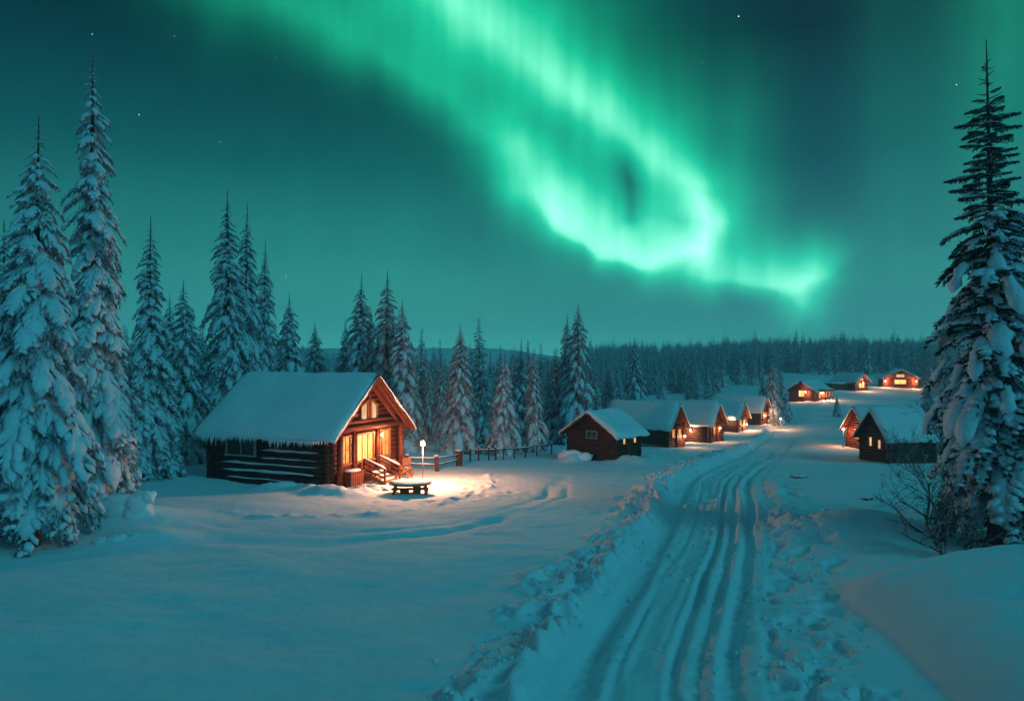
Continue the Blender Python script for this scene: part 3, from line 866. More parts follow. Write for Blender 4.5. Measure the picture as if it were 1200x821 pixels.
# ------------------------------------------------------------------ cabins
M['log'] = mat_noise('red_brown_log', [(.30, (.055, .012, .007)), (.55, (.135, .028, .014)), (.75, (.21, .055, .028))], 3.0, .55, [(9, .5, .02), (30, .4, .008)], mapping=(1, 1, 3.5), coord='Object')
M['log_black'] = mat_noise('near_black_log', [(.30, (.014, .010, .010)), (.55, (.030, .020, .018)), (.75, (.06, .040, .034))], 3.0, .7, [(9, .5, .02), (30, .4, .008)], mapping=(1, 1, 3.5))  # log texture in near black, for the big cabin's side and back walls
M['log_dark'] = mat_noise('dark_brown_log', [(.30, (.034, .017, .013)), (.55, (.080, .036, .026)), (.75, (.14, .065, .045))], 3.0, .7, [(9, .5, .02), (30, .4, .008)], mapping=(1, 1, 3.5))  # log texture in darker brown, mostly for side and back walls and the shed
M['board'] = mat_noise('roof_board', [(.3, (.07, .016, .009)), (.7, (.16, .040, .020))], 4.0, .6, [(18, .4, .01)], mapping=(3, 3, 1))
M['frame'] = mat_noise('window_frame_wood', [(.3, (.18, .07, .032)), (.7, (.29, .13, .06))], 8.0, .5, [(30, .3, .005)])
M['frame_pale'] = mat_noise('pale_window_frame', [(.3, (.30, .29, .27)), (.7, (.44, .42, .39))], 8.0, .5, [(30, .3, .005)])
M['metal'] = mat_noise('painted_post', [(.3, (.10, .08, .07)), (.7, (.18, .15, .13))], 9.0, .4, [(30, .2, .003)])
m, nt, b = new_mat('ice'); b.inputs['Base Color'].default_value = (.82, .88, .92, 1); b.inputs['Roughness'].default_value = .35; b.inputs['Transmission Weight'].default_value = 0.0; b.inputs['IOR'].default_value = 1.31
M['ice'] = m
m, nt, b = new_mat('dark_glass'); b.inputs['Base Color'].default_value = (.03, .045, .05, 1); b.inputs['Roughness'].default_value = .12; b.inputs['Specular IOR Level'].default_value = .8
M['glass_dark'] = m
def lit_mat(name, c1, c2, strength, scale=3.0):
    m, nt, b = new_mat(name)
    nt.nodes.remove(b)
    n = noise_node(nt, scale, 2, .5, 'Object', mapping=(1.6, 1.6, .55))
    r = ramp_node(nt, n.outputs[0], [(.36, c1), (.62, c2)])
    e = nt.nodes.new('ShaderNodeEmission'); e.inputs['Strength'].default_value = strength
    nt.links.new(r.outputs[0], e.inputs['Color'])
    nt.links.new(e.outputs[0], nt.nodes['Material Output'].inputs['Surface'])
    return m
M['lit_orange'] = lit_mat('lit_curtain_orange', (.75, .25, .055), (1.0, .44, .12), 1.5)
M['lit_yellow'] = lit_mat('lit_room_yellow', (1.0, .42, .08), (1.0, .68, .24), 1.8, 2.2)
M['lit_pale'] = lit_mat('lit_room_pale', (.85, .42, .19), (1.0, .66, .36), 1.0, 2.5)
M['bulb'] = lit_mat('lamp_bulb', (1.0, .72, .45), (1.0, .74, .48), 18.0)

def warm_light(loc, power, r=.08, parent=None, col=(1.0, .50, .24)):
    l = D.lights.new('lamp_light', 'POINT'); l.energy = power; l.color = col; l.shadow_soft_size = r
    o = D.objects.new('lamp_light', l); o.location = loc
    return link(o, parent)

def log_wall(mb, a, b, z0, z1, r=.13, ext=.22, seed=0, n=8, openings=()):
    """stack of horizontal logs from a to b (2D), stagger at corners"""
    rg = np.random.RandomState(seed)
    a = np.array(a, float); b = np.array(b, float); d = (b-a); L = np.linalg.norm(d); d = d/L
    k = max(1, int(round((z1-z0)/(2*r*.93)))); st = (z1-z0)/k
    for i in range(k):
        z = z0+(i+.5)*st; e0, e1 = ext*rg.uniform(.8, 1.2), ext*rg.uniform(.8, 1.2)
        m = 6
        t = np.linspace(-e0, L+e1, m)
        pts = np.stack([a[0]+d[0]*t, a[1]+d[1]*t, z+rg.uniform(-.012, .012, m)], -1)
        mb.tube(pts, r*rg.uniform(.95, 1.08, m), n)

def gable_logs(mb, w, y, z0, zr, slope, r=.13, seed=0, n=8):
    """logs of the triangle, shortening with the roof"""
    z = z0+r*.93
    rg = np.random.RandomState(seed)
    while True:
        hw = (zr-z-r*.6)/slope
        if hw < .15: break
        mb.tube([(-min(hw, w/2), y, z), (0, y, z+rg.uniform(-.01, .01)), (min(hw, w/2), y, z)], r*rg.uniform(.96, 1.04), n)
        z += 2*r*.93

def window(parent, face, u, z, w, h, w2d, pane, frame, bars=(1, 0), out=.21, fw=.07, trap=0.0, name='window'):
    """face: (origin, direction, normal) in local cabin space; returns window part with a pane under it"""
    o, d, nrm = [np.array(q, float) for q in face]
    P_ = lambda a, c, e: np.array([*(o[:2]+d[:2]*a+nrm[:2]*e), c])
    f = MB()
    up = (0, 0, 1)
    f.beam(P_(u-w/2-fw/2, z-h/2, out), P_(u-w/2-fw/2, z+h/2-(trap if trap > 0 else 0), out), fw, .10, nrm)
    f.beam(P_(u+w/2+fw/2, z-h/2, out), P_(u+w/2+fw/2, z+h/2-(-trap if trap < 0 else 0), out), fw, .10, nrm)
    f.beam(P_(u-w/2-fw*1.3, z-h/2-fw/2, out+.02), P_(u+w/2+fw*1.3, z-h/2-fw/2, out+.02), .16, fw)
    tz0 = z+h/2-(trap if trap > 0 else 0)+fw/2; tz1 = z+h/2-(-trap if trap < 0 else 0)+fw/2
    f.beam(P_(u-w/2-fw, tz0, out+.015), P_(u+w/2+fw, tz1, out+.015), .12, fw)
    for i in range(bars[0]):
        x = u-w/2+w*(i+1)/(bars[0]+1)
        f.beam(P_(x, z-h/2, out-.01), P_(x, min(tz0, tz1)-fw/2 if trap else z+h/2, out-.01), .035, .035, nrm)
    for i in range(bars[1]):
        zz = z-h/2+h*(i+1)/(bars[1]+1)
        f.beam(P_(u-w/2, zz, out-.012), P_(u+w/2, zz, out-.012), .035, .03)
    wo_ = f.build(name, frame, parent)
    p = MB()
    e0, e1 = out-.055, out-.035
    a1, a2, a3, a4 = P_(u-w/2-.01, z-h/2-.01, e1), P_(u+w/2+.01, z-h/2-.01, e1), P_(u+w/2+.01, tz1, e1), P_(u-w/2-.01, tz0, e1)
    off = np.array([*(nrm[:2]*(e1-e0)), 0])
    p.add([a1, a2, a3, a4, a1-off, a2-off, a3-off, a4-off], [(0, 1, 2, 3), (7, 6, 5, 4), (0, 4, 5, 1), (1, 5, 6, 2), (2, 6, 7, 3), (3, 7, 4, 0)])
    p.build('pane', pane, wo_)
    return wo_

def roof_snow_mesh(hw, y0, y1, zr, slope, th, seed, nu=36, nv=28, lip=.10):
    """thick rounded snow blanket over both slopes; x across, y along"""
    u = np.linspace(-1, 1, nu); v = np.linspace(0, 1, nv)
    U_, V_ = np.meshgrid(u, v, indexing='ij')
    X = U_*(hw+lip); Y = y0-lip+(y1-y0+2*lip)*V_
    zroof = zr-slope*np.sqrt((X*X)+.012)
    eu = np.clip((1-np.abs(U_))*(hw+lip)/.28, 0, 1); ev = np.clip(np.minimum(V_, 1-V_)*(y1-y0)/.26, 0, 1)
    e = np.sqrt(1-(1-eu)**2)*.80+.20; e2 = np.sqrt(1-(1-ev)**2)*.80+.20
    t = th*np.minimum(e, e2)*(1+.25*fbm(X*1.2+seed, Y*1.2, seed, 3)+.35*fbm(X*.45+seed, Y*.45, seed+9, 2))
    Zt = zroof+t*math.sqrt(1+slope*slope)*.92; Zb = zroof+.015-.05*(eu < .01)
    edge = (eu < 1e-6) | (ev < 1e-6)
    sag = .11*fbm(X*2.5, Y*2.5, seed+4, 2)
    Zb = Zb + np.where(edge, sag-.05, 0)
    top = np.stack([X, Y, Zt], -1).reshape(-1, 3); bot = np.stack([X, Y, Zb], -1).reshape(-1, 3)
    i = np.arange(nu-1)[:, None]*nv+np.arange(nv-1)[None, :]
    q = np.stack([i, i+nv, i+nv+1, i+1], -1).reshape(-1, 4); N_ = nu*nv
    qb = q[:, ::-1]+N_
    side = []
    for a in range(nu-1): side += [(a*nv, N_+a*nv, N_+(a+1)*nv, (a+1)*nv), ((a+1)*nv+nv-1, N_+(a+1)*nv+nv-1, N_+a*nv+nv-1, a*nv+nv-1)]
    for c in range(nv-1): side += [(c+1, N_+c+1, N_+c, c), ((nu-1)*nv+c, N_+(nu-1)*nv+c, N_+(nu-1)*nv+c+1, (nu-1)*nv+c+1)]
    mb = MB(); mb.add(np.vstack([top, bot]), np.vstack([q, qb, np.array(side)]), (), True)
    return mb

def cabin(name, label, group, corner, theta, w, L, wall_h, slope, over=(.45, .6, .4), logs='log', side='log_dark', th=.28, seed=1, fine=True, zoff=0.0, cat='cabin', ncorner=-1, r=.13):
    """corner: world xy of the gable corner at local x = ncorner*w/2; theta: heading of local +X; local +Y runs into the cabin.
    over: (eaves, front, back)"""
    X = np.array([math.cos(theta), math.sin(theta)])
    c = np.array(corner)-X*ncorner*w/2
    z = gz(*(np.array(corner)))+zoff
    root = empty(name, (c[0], c[1], z), theta)
    tag(root, label, cat, group)
    n = 8 if fine else 6
    wm = MB()
    zr = wall_h+slope*w/2
    log_wall(wm, (-w/2, 0), (w/2, 0), -.25, wall_h, r, .2, seed, n); gable_logs(wm, w, 0, wall_h, zr, slope, r, seed, n)
    wm.build('gable_wall', M[logs], root)
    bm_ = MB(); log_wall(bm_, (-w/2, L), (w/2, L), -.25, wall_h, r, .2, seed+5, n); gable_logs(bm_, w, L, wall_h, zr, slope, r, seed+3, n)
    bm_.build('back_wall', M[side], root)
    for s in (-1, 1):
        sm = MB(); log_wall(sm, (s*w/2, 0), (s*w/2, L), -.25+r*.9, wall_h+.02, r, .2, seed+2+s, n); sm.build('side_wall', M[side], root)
    eo, fo, bo = over
    hw = w/2+eo
    # roof: two board slabs, ridge line, fascias
    rm = MB()
    for s in (-1, 1):
        a = np.array([0, -fo, zr+.16]); b_ = np.array([s*hw, -fo, zr+.16-slope*hw])
        tk = .07
        vs = [a, b_, [b_[0], L+bo, b_[2]], [0, L+bo, a[2]]]
        vs = np.array(vs); lo = vs-[0, 0, tk]
        allv_ = np.vstack([vs, lo])
        qs = [(0, 1, 2, 3), (7, 6, 5, 4), (0, 4, 5, 1), (1, 5, 6, 2), (2, 6, 7, 3)]
        if s > 0: qs = [tuple(reversed(t)) for t in qs]
        rm.add(allv_, qs)
        ns = int((L+fo+bo)/.7)
        for k in range(ns+1):       # rafters
            yv = -fo+.12+(L+fo+bo-.24)*k/ns
            rm.beam([s*.05, yv, zr+.02], [s*(hw-.06), yv, zr+.02-slope*(hw-.11)], .07, .13)
    roof = rm.build('roof', M['board'], root)
    fb = MB()
    for yv in (-fo-.025, L+bo+.025):
        for s in (-1, 1):
            fb.beam([0, yv, zr+.10], [s*(hw+.02), yv, zr+.10-slope*(hw+.02)], .045, .22)
    for s in (-1, 1):
        fb.beam([s*(hw+.03), -fo, zr+.09-slope*hw], [s*(hw+.03), L+bo, zr+.09-slope*hw], .04, .15)
    fb.build('fascia', M['board'], roof)
    rs = roof_snow_mesh(hw, -fo, L+bo, zr+.17, slope, th, seed, 36 if fine else 20, 28 if fine else 14).build('roof_snow', M['snow_roof'], root)
    faces = {'front': ((0, 0), (1, 0), (0, -1)), 'near': ((-w/2, 0), (0, 1), (-1, 0)), 'far': ((w/2, 0), (0, 1), (1, 0)), 'back': ((0, L), (-1, 0), (0, 1))}
    return root, rs, faces, zr, hw, n

def icicles(parent, x, y0, y1, z, n, seed, lmax=.35, drift=0.0):
    rg = np.random.RandomState(seed); me = None
    mb = MB(); mb.tube([(0, 0, 0.03), (0.004, 0, -.25), (-.003, 0.003, -.6), (0, 0, -1)], [.036, .028, .016, .002], 5)
    me = mb.mesh('icicle', M['ice'])
    for k in range(n):
        t = (k+rg.uniform(.1, .9))/n
        cl = .5+.5*math.sin(t*19+seed)*math.sin(t*7.3+seed*2)
        if cl+rg.rand()*.5 < .38: continue
        o = link(D.objects.new('icicle', me), parent)
        o.location = (x+rg.uniform(-.03, .02), y0+(y1-y0)*t, z)
        l = lmax*(.25+.75*cl*rg.rand())
        o.scale = (rg.uniform(.7, 1.3),)*2+(l,)

# --- the big cabin
TH = math.radians(67)
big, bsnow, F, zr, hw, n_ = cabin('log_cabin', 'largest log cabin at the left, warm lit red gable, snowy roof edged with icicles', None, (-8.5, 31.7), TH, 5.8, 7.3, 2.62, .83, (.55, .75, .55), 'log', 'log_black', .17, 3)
icicles(bsnow, -hw-.14, -.6, 7.6, zr+.08-.83*hw, 110, 4, .66)
window(big, F['front'], -1.92, 1.62, .62, 1.25, 0, M['lit_orange'], M['frame'], (1, 1))
window(big, F['front'], -.35, 1.62, 1.35, 1.25, 0, M['lit_yellow'], M['frame'], (2, 0), fw=.09)
window(big, F['front'], -.42, 3.42, .50, 1.0, 0, M['lit_pale'], M['frame'], (0, 0), trap=.34)
window(big, F['front'], .42, 3.42, .50, 1.0, 0, M['lit_pale'], M['frame'], (0, 0), trap=-.34)
dm = MB()
dm.box((1.45, -.15, .62), (.80, .07, .75)); dm.box((1.45, -.19, .62), (.55, .03, .45))
for s in (-1, 1): dm.box((1.45+s*.46, -.16, 1.28), (.09, .11, 2.12))
dm.box((1.45, -.16, 2.37), (1.06, .12, .09)); dm.box((1.45, -.16, .22), (1.0, .14, .06))
door = dm.build('door', M['frame'], big)
window(door, F['front'], 1.45, 1.66, .56, 1.25, 0, M['lit_orange'], M['frame'], (1, 1), name='door_glass')
hm = MB(); hm.tube([(1.13, -.20, 1.05), (1.13, -.26, 1.05), (1.22, -.26, 1.05)], .018, 6); hm.build('handle', M['metal'], door)
window(big, F['near'], 5.15, 1.72, 1.75, .85, 0, M['glass_dark'], M['frame_pale'], (1, 0), fw=.07)
# posts, sill beams and inner truss under the front overhang
tm = MB()
for (x, y_, r_) in ((-2.62, -.42, .15), (2.62, -.42, .15), (.66, -.24, .075), (-1.28, -.22, .07)):
    tm = MB(); tm.tube([(x, y_, -.1), (x, y_, 2.6)], r_, 10); tm.build('post', M['log'], big)
tb_ = MB()
tb_.tube([(-3.0, -.36, 2.62), (3.0, -.36, 2.62)], .14, 10); tb_.tube([(-2.6, -.30, 2.92), (2.6, -.30, 2.92)], .10, 8)
for s in (-1, 1):
    tb_.beam([0, -.40, zr-.42], [s*2.35, -.40, zr-.42-.83*2.35], .12, .12)
    tb_.beam([0, -.62, zr-.10], [s*3.0, -.62, zr-.10-.83*3.0], .12, .14)
tb_.box((0, -.2, 3.45), (.20, .14, 1.55))
tb_.build('truss', M['board'], big)
# snow resting on the logs of the dark side wall
ws = MB(); rgw = np.random.RandomState(2)
for (y0, y1, zi, wd) in ((.5, 3.9, 2.05, .9), (.5, 3.9, 1.55, 1.0), (.6, 4.0, 1.18, .5), (.5, 6.5, .86, .8), (.6, 6.4, .50, 1.1), (1.9, 6.2, .14, .6), (.5, 3.8, 2.32, .35)):
    k = 14; t = np.linspace(0, 1, k)
    pts = np.stack([np.full(k, -2.9-.115), y0+(y1-y0)*t, np.full(k, zi)+.012*np.sin(t*15+zi*9)], -1)
    v, q, tr = tongue(pts, .060*wd, .085*wd, rgw, 7, .3); ws.add(v, q, tr, True)
ws.build('wall_snow', M['snow_fine'], big)
fbm_ = MB()
fbm_.box((0, -.02, -.18), (6.0, .5, .4)); fbm_.box((-2.9, 3.6, -.22), (.4, 7.5, .36))
fbm_.build('foundation', M['log_dark'], big)
# steps with railings
st = MB()
for k in range(3): st.box((.05, -.62-.32*k, .30-.16*k), (1.25, .36, .08)); 
for s in (-1, 1): st.beam((.05+s*.55, -.3, .30), (.05+s*.55, -1.5, -.12), .06, .18)
steps = st.build('steps', M['frame'], big)
ss = MB()
for k in range(3): ss.lump((.05, -.64-.32*k, .36-.16*k), (.58, .17, .06), 30+k, 12, 5, .1, .3)
ss.build('step_snow', M['snow_fine'], steps)
for s in (-1, 1):
    rl = MB(); x = .05+s*.66
    rl.beam((x, -.35, -.1), (x, -.35, 1.05), .08, .08, (0, 1, 0)); rl.beam((x, -1.55, -.3), (x, -1.55, .62), .08, .08, (0, 1, 0))
    rl.beam((x, -.3, 1.05), (x, -1.62, .60), .06, .05); rl.beam((x, -.35, .55), (x, -1.55, .18), .05, .09); rl.beam((x, -.35, .82), (x, -1.55, .40), .04, .06)
    rr_ = rl.build('railing', M['board'], big)
    rsn = MB(); t = np.linspace(0, 1, 7)
    v, q, tr = tongue(np.stack([np.full(7, x), -.3-1.3*t, 1.09-.45*t], -1), .075, .07, rgw, 7, .2); rsn.add(v, q, tr, True); rsn.build('railing_snow', M['snow_fine'], rr_)

def loc_world(root, p):
    th = root.rotation_euler[2]; c, s = math.cos(th), math.sin(th)
    return (root.location[0]+c*p[0]-s*p[1], root.location[1]+s*p[0]+c*p[1])

# --- the row on the left of the track
G1 = 'row of red brown cabins along the track'
shed, s_, F, zr, hw, n_ = cabin('wooden_shed', 'small dark wooden shed nearest in the cabin row, beside the fence end', G1, (6.75, 44.7), math.radians(-47), 4.0, 2.5, 1.55, .62, (.45, .45, .5), 'log_dark', 'log_dark', .20, 7, True, .05, 'shed', ncorner=1, r=.09)
window(shed, F['front'], .15, 1.42, .85, .42, 0, M['glass_dark'], M['frame_pale'], (1, 0), out=.16, fw=.05)
window(shed, F['far'], .75, 1.12, .28, .50, 0, M['lit_pale'], M['frame'], (0, 0), out=.16, fw=.04)
window(shed, F['far'], 1.9, 1.15, .28, .50, 0, M['lit_pale'], M['frame'], (0, 0), out=.16, fw=.04)
dd = MB(); dd.box((2.14, 1.32, .55), (.06, .5, 1.3)); dd.build('door', M['board'], shed)
icicles(s_, hw+.05, -.3, 3.1, zr+.1-.62*hw, 12, 9, .15)

def wall_lamp(parent, pos, power, nrm=(0, -1), label=None, size=.09):
    """small lantern on a bracket: part of its cabin"""
    mb = MB(); x, y, z = pos; nx_, ny_ = nrm
    mb.beam((x, y, z+.12), (x+nx_*.16, y+ny_*.16, z+.16), .03, .03)
    mb.box((x+nx_*.16, y+ny_*.16, z+.13), (.16, .16, .03)); mb.box((x+nx_*.16, y+ny_*.16, z-.12), (.12, .12, .02))
    l = mb.build('wall_lantern', M['metal'], parent)
    g = MB(); g.lump((x+nx_*.16, y+ny_*.16, z), (size, size, size*1.1), 3, 8, 5, .02); g.build('bulb', M['bulb'], l)
    warm_light((x+nx_*.42, y+ny_*.42, z-.04), power*4.2, .07, l)
    return l

wall_lamp(big, (.88, -.22, 2.12), 30, (0, -1), None, .05)

def row_cabin(label, corner, w, L, wh, sl, lampspec, glass, seed, theta=50, over=(.35, .5, .3), lmp=30, ice=True, door=True):
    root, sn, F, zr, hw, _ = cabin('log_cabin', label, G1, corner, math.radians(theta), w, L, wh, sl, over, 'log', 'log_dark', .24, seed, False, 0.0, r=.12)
    if door:
        d_ = MB(); d_.box((.45, -.17, .85), (.75, .06, 1.75)); d_.box((.45, -.19, 1.25), (.5, .03, .6)); d_.box((.45, -.15, 1.76), (.95, .09, .09))
        for s in (-1, 1): d_.box((.45+s*.43, -.15, .85), (.09, .09, 1.8))
        dr = d_.build('door', M['board'], root)
        g = MB(); g.box((.45, -.215, 1.25), (.40, .02, .48)); g.build('pane', glass, dr)
    window(root, F['front'], -.75, 1.20, .5, .75, 0, glass, M['frame'], (1, 0), out=.19, fw=.06)
    for (pos, nrm, pw) in lampspec: wall_lamp(root, pos, pw, nrm)
    if ice: icicles(sn, -hw-.12, -.4, L+.2, zr+.1-sl*hw, 14, seed, .22)
    return root
c1 = row_cabin('second cabin of the row, narrow steep gable with a light at its foot', (13.9, 61.0), 3.0, 6.6, 1.95, 1.15, [((1.3, -.15, .8), (0, -1), 26)], M['lit_orange'], 11)
c2 = row_cabin('third cabin of the row with a bright wall lantern on its long side wall', (20.0, 69.2), 3.0, 7.0, 2.1, 1.15, [((-1.65, 1.9, 1.2), (-1, 0), 45), ((.2, -.25, 1.4), (0, -1), 24)], M['lit_orange'], 12)
c3 = row_cabin('fourth cabin of the row, its gable glowing orange from two porch lamps', (29.0, 88.0), 3.0, 7.5, 2.0, 1.1, [((-1.62, .5, 1.7), (-1, 0), 30), ((.9, -.2, .9), (0, -1), 60)], M['lit_yellow'], 13)
c4 = row_cabin('last cabin of the row farthest up, a lantern lighting its gable corner', (35.2, 97.0), 3.2, 7.5, 2.0, 1.1, [((-.6, -.2, 1.2), (0, -1), 60)], M['lit_orange'], 14)

# --- the upper cabins on the slope
G2 = 'upper cabins on the far slope'
def far_cabin(label, corner, theta, w, L, wh, sl, seed, over, lamps, wins, ncorner=-1):
    root, sn, F, zr, hw, _ = cabin('log_cabin', label, G2, corner, math.radians(theta), w, L, wh, sl, over, 'log', 'log', .3, seed, False, 0.0, r=.13, ncorner=ncorner)
    for (fc, u, z, ww, hh, mt) in wins: window(root, F[fc], u, z, ww, hh, 0, M[mt], M['frame'], (1, 0), out=.21, fw=.08)
    for (pos, nrm, pw) in lamps: wall_lamp(root, pos, pw*1.6, nrm, size=.12)
    return root
u1 = far_cabin('left upper cabin with a round-lit window and a glowing open side porch', (60.8, 137.0), -50, 5.2, 6.0, 2.3, .65, 21, (.7, .8, .6),
               [((2.7, 2.8, 1.7), (1, 0), 160), ((.9, -.3, 1.9), (0, -1), 45)], [('front', -.1, 1.55, 1.1, 1.2, 'lit_yellow'), ('far', 1.6, 1.3, .8, 1.1, 'lit_orange'), ('far', 4.2, 1.3, .8, 1.1, 'lit_orange')], ncorner=1)
pm = MB()
for y in (.6, 2.2, 3.8, 5.4): pm.tube([(3.7, y, -.2), (3.7, y, 2.1)], .09, 6)
pm.beam((3.7, .4, 2.15), (3.7, 5.6, 2.15), .14, .16); pm.beam((3.7, .4, .8), (3.7, 5.6, .8), .07, .1)
pm.build('porch', M['log'], u1)
pr = MB(); pr.beam((3.3, .3, 2.30), (3.3, 5.8, 2.30), 1.3, .10); prf = pr.build('porch_roof', M['board'], u1)
ps = MB(); ps.lump((3.35, 3.05, 2.50), (.85, 2.9, .22), 3, 16, 7, .08, .5); ps.build('porch_snow', M['snow_roof'], prf)
u2 = far_cabin('middle upper cabin, small lit gable with a long low snowy roof running left', (79.6, 158.5), 22, 3.8, 6.5, 2.3, .85, 22, (.5, .9, .4),
               [((0, -.5, 1.9), (0, -1), 70)], [('front', 0, 1.25, 1.7, .9, 'lit_yellow'), ('front', 0, 2.7, .9, .5, 'lit_orange')])
lw = MB(); lw.box((-4.6, 3.4, .75), (5.2, 3.2, 1.5)); lo_ = lw.build('side_wing', M['log_dark'], u2)
lr = MB(); lr.beam((-7.4, 3.4, 1.62), (-1.7, 3.4, 1.62), 4.2, .12); lrf = lr.build('wing_roof', M['board'], lo_)
ls = MB(); ls.lump((-4.5, 3.4, 1.75), (3.1, 2.2, .42), 5, 18, 8, .05, .35); ls.build('wing_snow', M['snow_roof'], lo_)
u3 = far_cabin('right upper cabin facing straight on, broad snowy gable over lit windows and two porch lamps', (90.0, 165.5), -20, 7.2, 6.0, 2.2, .52, 23, (.7, 1.0, .5),
               [((-3.2, -.3, 1.5), (0, -1), 80), ((3.3, -.3, 1.5), (0, -1), 80)], [('front', 0, 1.3, 2.4, 1.0, 'lit_yellow'), ('front', 0, 2.75, 1.7, .7, 'lit_pale')])

# --- the two cabins on the right of the track
G3 = 'cabins right of the track'
r1, sn, F, zr, hw, _ = cabin('log_cabin', 'dark cabin at the right with two lit gable windows, half hidden by bare shrubs', G3, (29.9, 54.0), math.radians(-83), 3.5, 3.8, 2.0, 1.12, (.35, .5, .3), 'log', 'log_dark', .24, 31, False, 0.05, ncorner=1)
window(r1, F['front'], -.35, 1.45, .36, .70, 0, M['lit_pale'], M['frame'], (0, 0), out=.19, fw=.05)
window(r1, F['front'], .75, 1.35, .36, .70, 0, M['lit_pale'], M['frame'], (0, 0), out=.19, fw=.05)
r2, sn, F, zr, hw, _ = cabin('log_cabin', 'smaller cabin just behind the dark right cabin, a lamp post before its gable', G3, (32.9, 63.0), math.radians(-83), 3.2, 5.0, 1.9, 1.15, (.35, .5, .3), 'log', 'log_dark', .24, 32, False, 0.05, ncorner=1)
window(r2, F['front'], .2, 1.3, .6, .8, 0, M['lit_orange'], M['frame'], (1, 0), out=.19, fw=.05)

# ------------------------------------------------------------------ lamp posts
def lamp_post(x, y, h, power, label, head=.10, tilt=0.0, group='lamp posts'):
    z = gz(x, y); r = empty('lamp_post', (x, y, z))
    tag(r, label, 'lamp post', group)
    p = MB(); p.tube([(0, 0, -.2), (0, 0, .12)], .06, 8); p.tube([(0, 0, .1), (0, 0, h-.06)], .018, 8)
    p.build('pole', M['metal'], r)
    hd = MB(); hd.tube([(0, 0, h-.10), (0, 0, h-.06)], [.03, .05], 8)
    hd.tube([(0, 0, h+.10), (0, 0, h+.15)], [.10, .02], 10)
    l = hd.build('lantern', M['metal'], r)
    b = MB(); b.lump((0, 0, h+.01), (head*1.15, head*1.15, head*1.1), 2, 10, 7, .01); b.build('bulb', M['bulb'], l)
    c = MB(); c.lump((0, 0, h+.16), (.09, .09, .04), 8, 9, 5, .1, .2); c.build('snow_cap', M['snow_fine'], l)
    warm_light((.2, -.2, h-.12), power*.5, .09, r, (1.0, .44, .23)); warm_light((-.28, .03, h-.12), power*.5, .09, r, (1.0, .44, .23))
    return r
lamp_post(-4.30, 32.9, 2.02, 1500, 'lit lamp post on the snow between the long table and the fence')
lamp_post(31.8, 65.5, 1.7, 170, 'lit lamp post before the smaller cabin right of the track')
lamp_post(36.2, 92.0, 1.5, 200, 'small lit lamp post in the snow beyond the last cabin of the row')

# ------------------------------------------------------------------ yard things
# oval outdoor table
tx, ty = px_to(481, 30.9); tz = gz(tx, ty)
tab = empty('outdoor_table', (tx, ty, tz), math.radians(4))
tag(tab, 'low rustic oval wooden table with a snow covered top, lit by the lamp', 'table')
o_ = MB(); a = np.arange(20)/20*2*math.pi
top = np.stack([np.cos(a)*.98, np.sin(a)*.80, np.full(20, .50)], -1); bt = top-[0, 0, .07]
V_ = np.vstack([top, bt, [[0, 0, .50]], [[0, 0, .43]]])
o_.add(V_, [(i, i+20, (i+1) % 20+20, (i+1) % 20) for i in range(20)], [(40, i, (i+1) % 20) for i in range(20)]+[(41, (i+1) % 20+20, i+20) for i in range(20)])
o_.build('tabletop', M['frame'], tab)
sn_ = MB(); sn_.lump((0, 0, .52), (.95, .77, .09), 12, 22, 7, .04, .25); sn_.build('snow_layer', M['snow_fine'], tab)
for (x, y) in ((-.70, -.42), (.70, -.42), (-.70, .42), (.70, .42)):
    l = MB(); l.tube([(x*1.08, y*1.1, -.15), (x, y, .15), (x*.92, y*.95, .44)], [.075, .055, .065], 8); l.build('leg', M['frame'], tab)
for y in (-.1,):
    l = MB(); l.beam((-.82, 0, .20), (.82, 0, .20), .16, .10); l.box((.30, -.16, .22), (.34, .26, .50)); l.box((-.25, -.12, .12), (.40, .16, .22)); l.build('stretcher', M['frame'], tab)

# wooden crate beside the steps
cx, cy = loc_world(big, (-1.95, -.62)); cz = gz(cx, cy)
cr_ = empty('wooden_crate', (cx, cy, cz), TH)
tag(cr_, 'slatted wooden crate standing under the left gable window of the big cabin', 'crate')
b = MB()
for k in range(6): b.box((-.42+.168*k, -.27, .36), (.14, .03, .78)); b.box((-.42+.168*k, .27, .36), (.14, .03, .78))
for s in (-1, 1):
    for k in range(3): b.box((s*.5, -.17+.17*k, .36), (.03, .14, .78))
b.box((0, -.295, .62), (1.04, .03, .09)); b.box((0, -.295, .12), (1.04, .03, .09))
b.build('slats', M['log'], cr_)
b = MB(); b.box((0, 0, .78), (1.1, .66, .05)); b.build('lid', M['board'], cr_)
b = MB(); b.lump((0, 0, .82), (.52, .31, .07), 4, 14, 6, .08, .3); b.build('snow_layer', M['snow_fine'], cr_)

# tilted deck chair and small chair right of the steps
cx, cy = loc_world(big, (1.55, -1.25)); cz = gz(cx, cy)
dc = empty('deck_chair', (cx, cy, cz), TH+.5)
tag(dc, 'slanted wooden deck chair leaning by the door of the big cabin', 'deck chair')
b = MB()
for s in (-.26, .26): b.beam((s, .5, .95), (s, -.45, .05), .05, .08)
b.build('back_frame', M['frame'], dc)
b = MB()
for k in range(8): b.beam((-.26, .42-.1*k, .90-.095*k), (.26, .42-.1*k, .90-.095*k), .07, .02)
b.build('slats', M['board'], dc)
for s in (-.30, .30):
    b = MB(); b.beam((s, -.35, .55), (s, .55, .0), .04, .07); b.build('leg', M['frame'], dc)
cx, cy = loc_world(big, (2.45, -.95)); cz = gz(cx, cy)
ch = empty('small_chair', (cx, cy, cz), TH-.7)
tag(ch, 'small square wooden chair right of the slanted deck chair', 'chair')
b = MB(); b.box((0, 0, .40), (.46, .44, .05)); b.build('seat', M['frame'], ch)
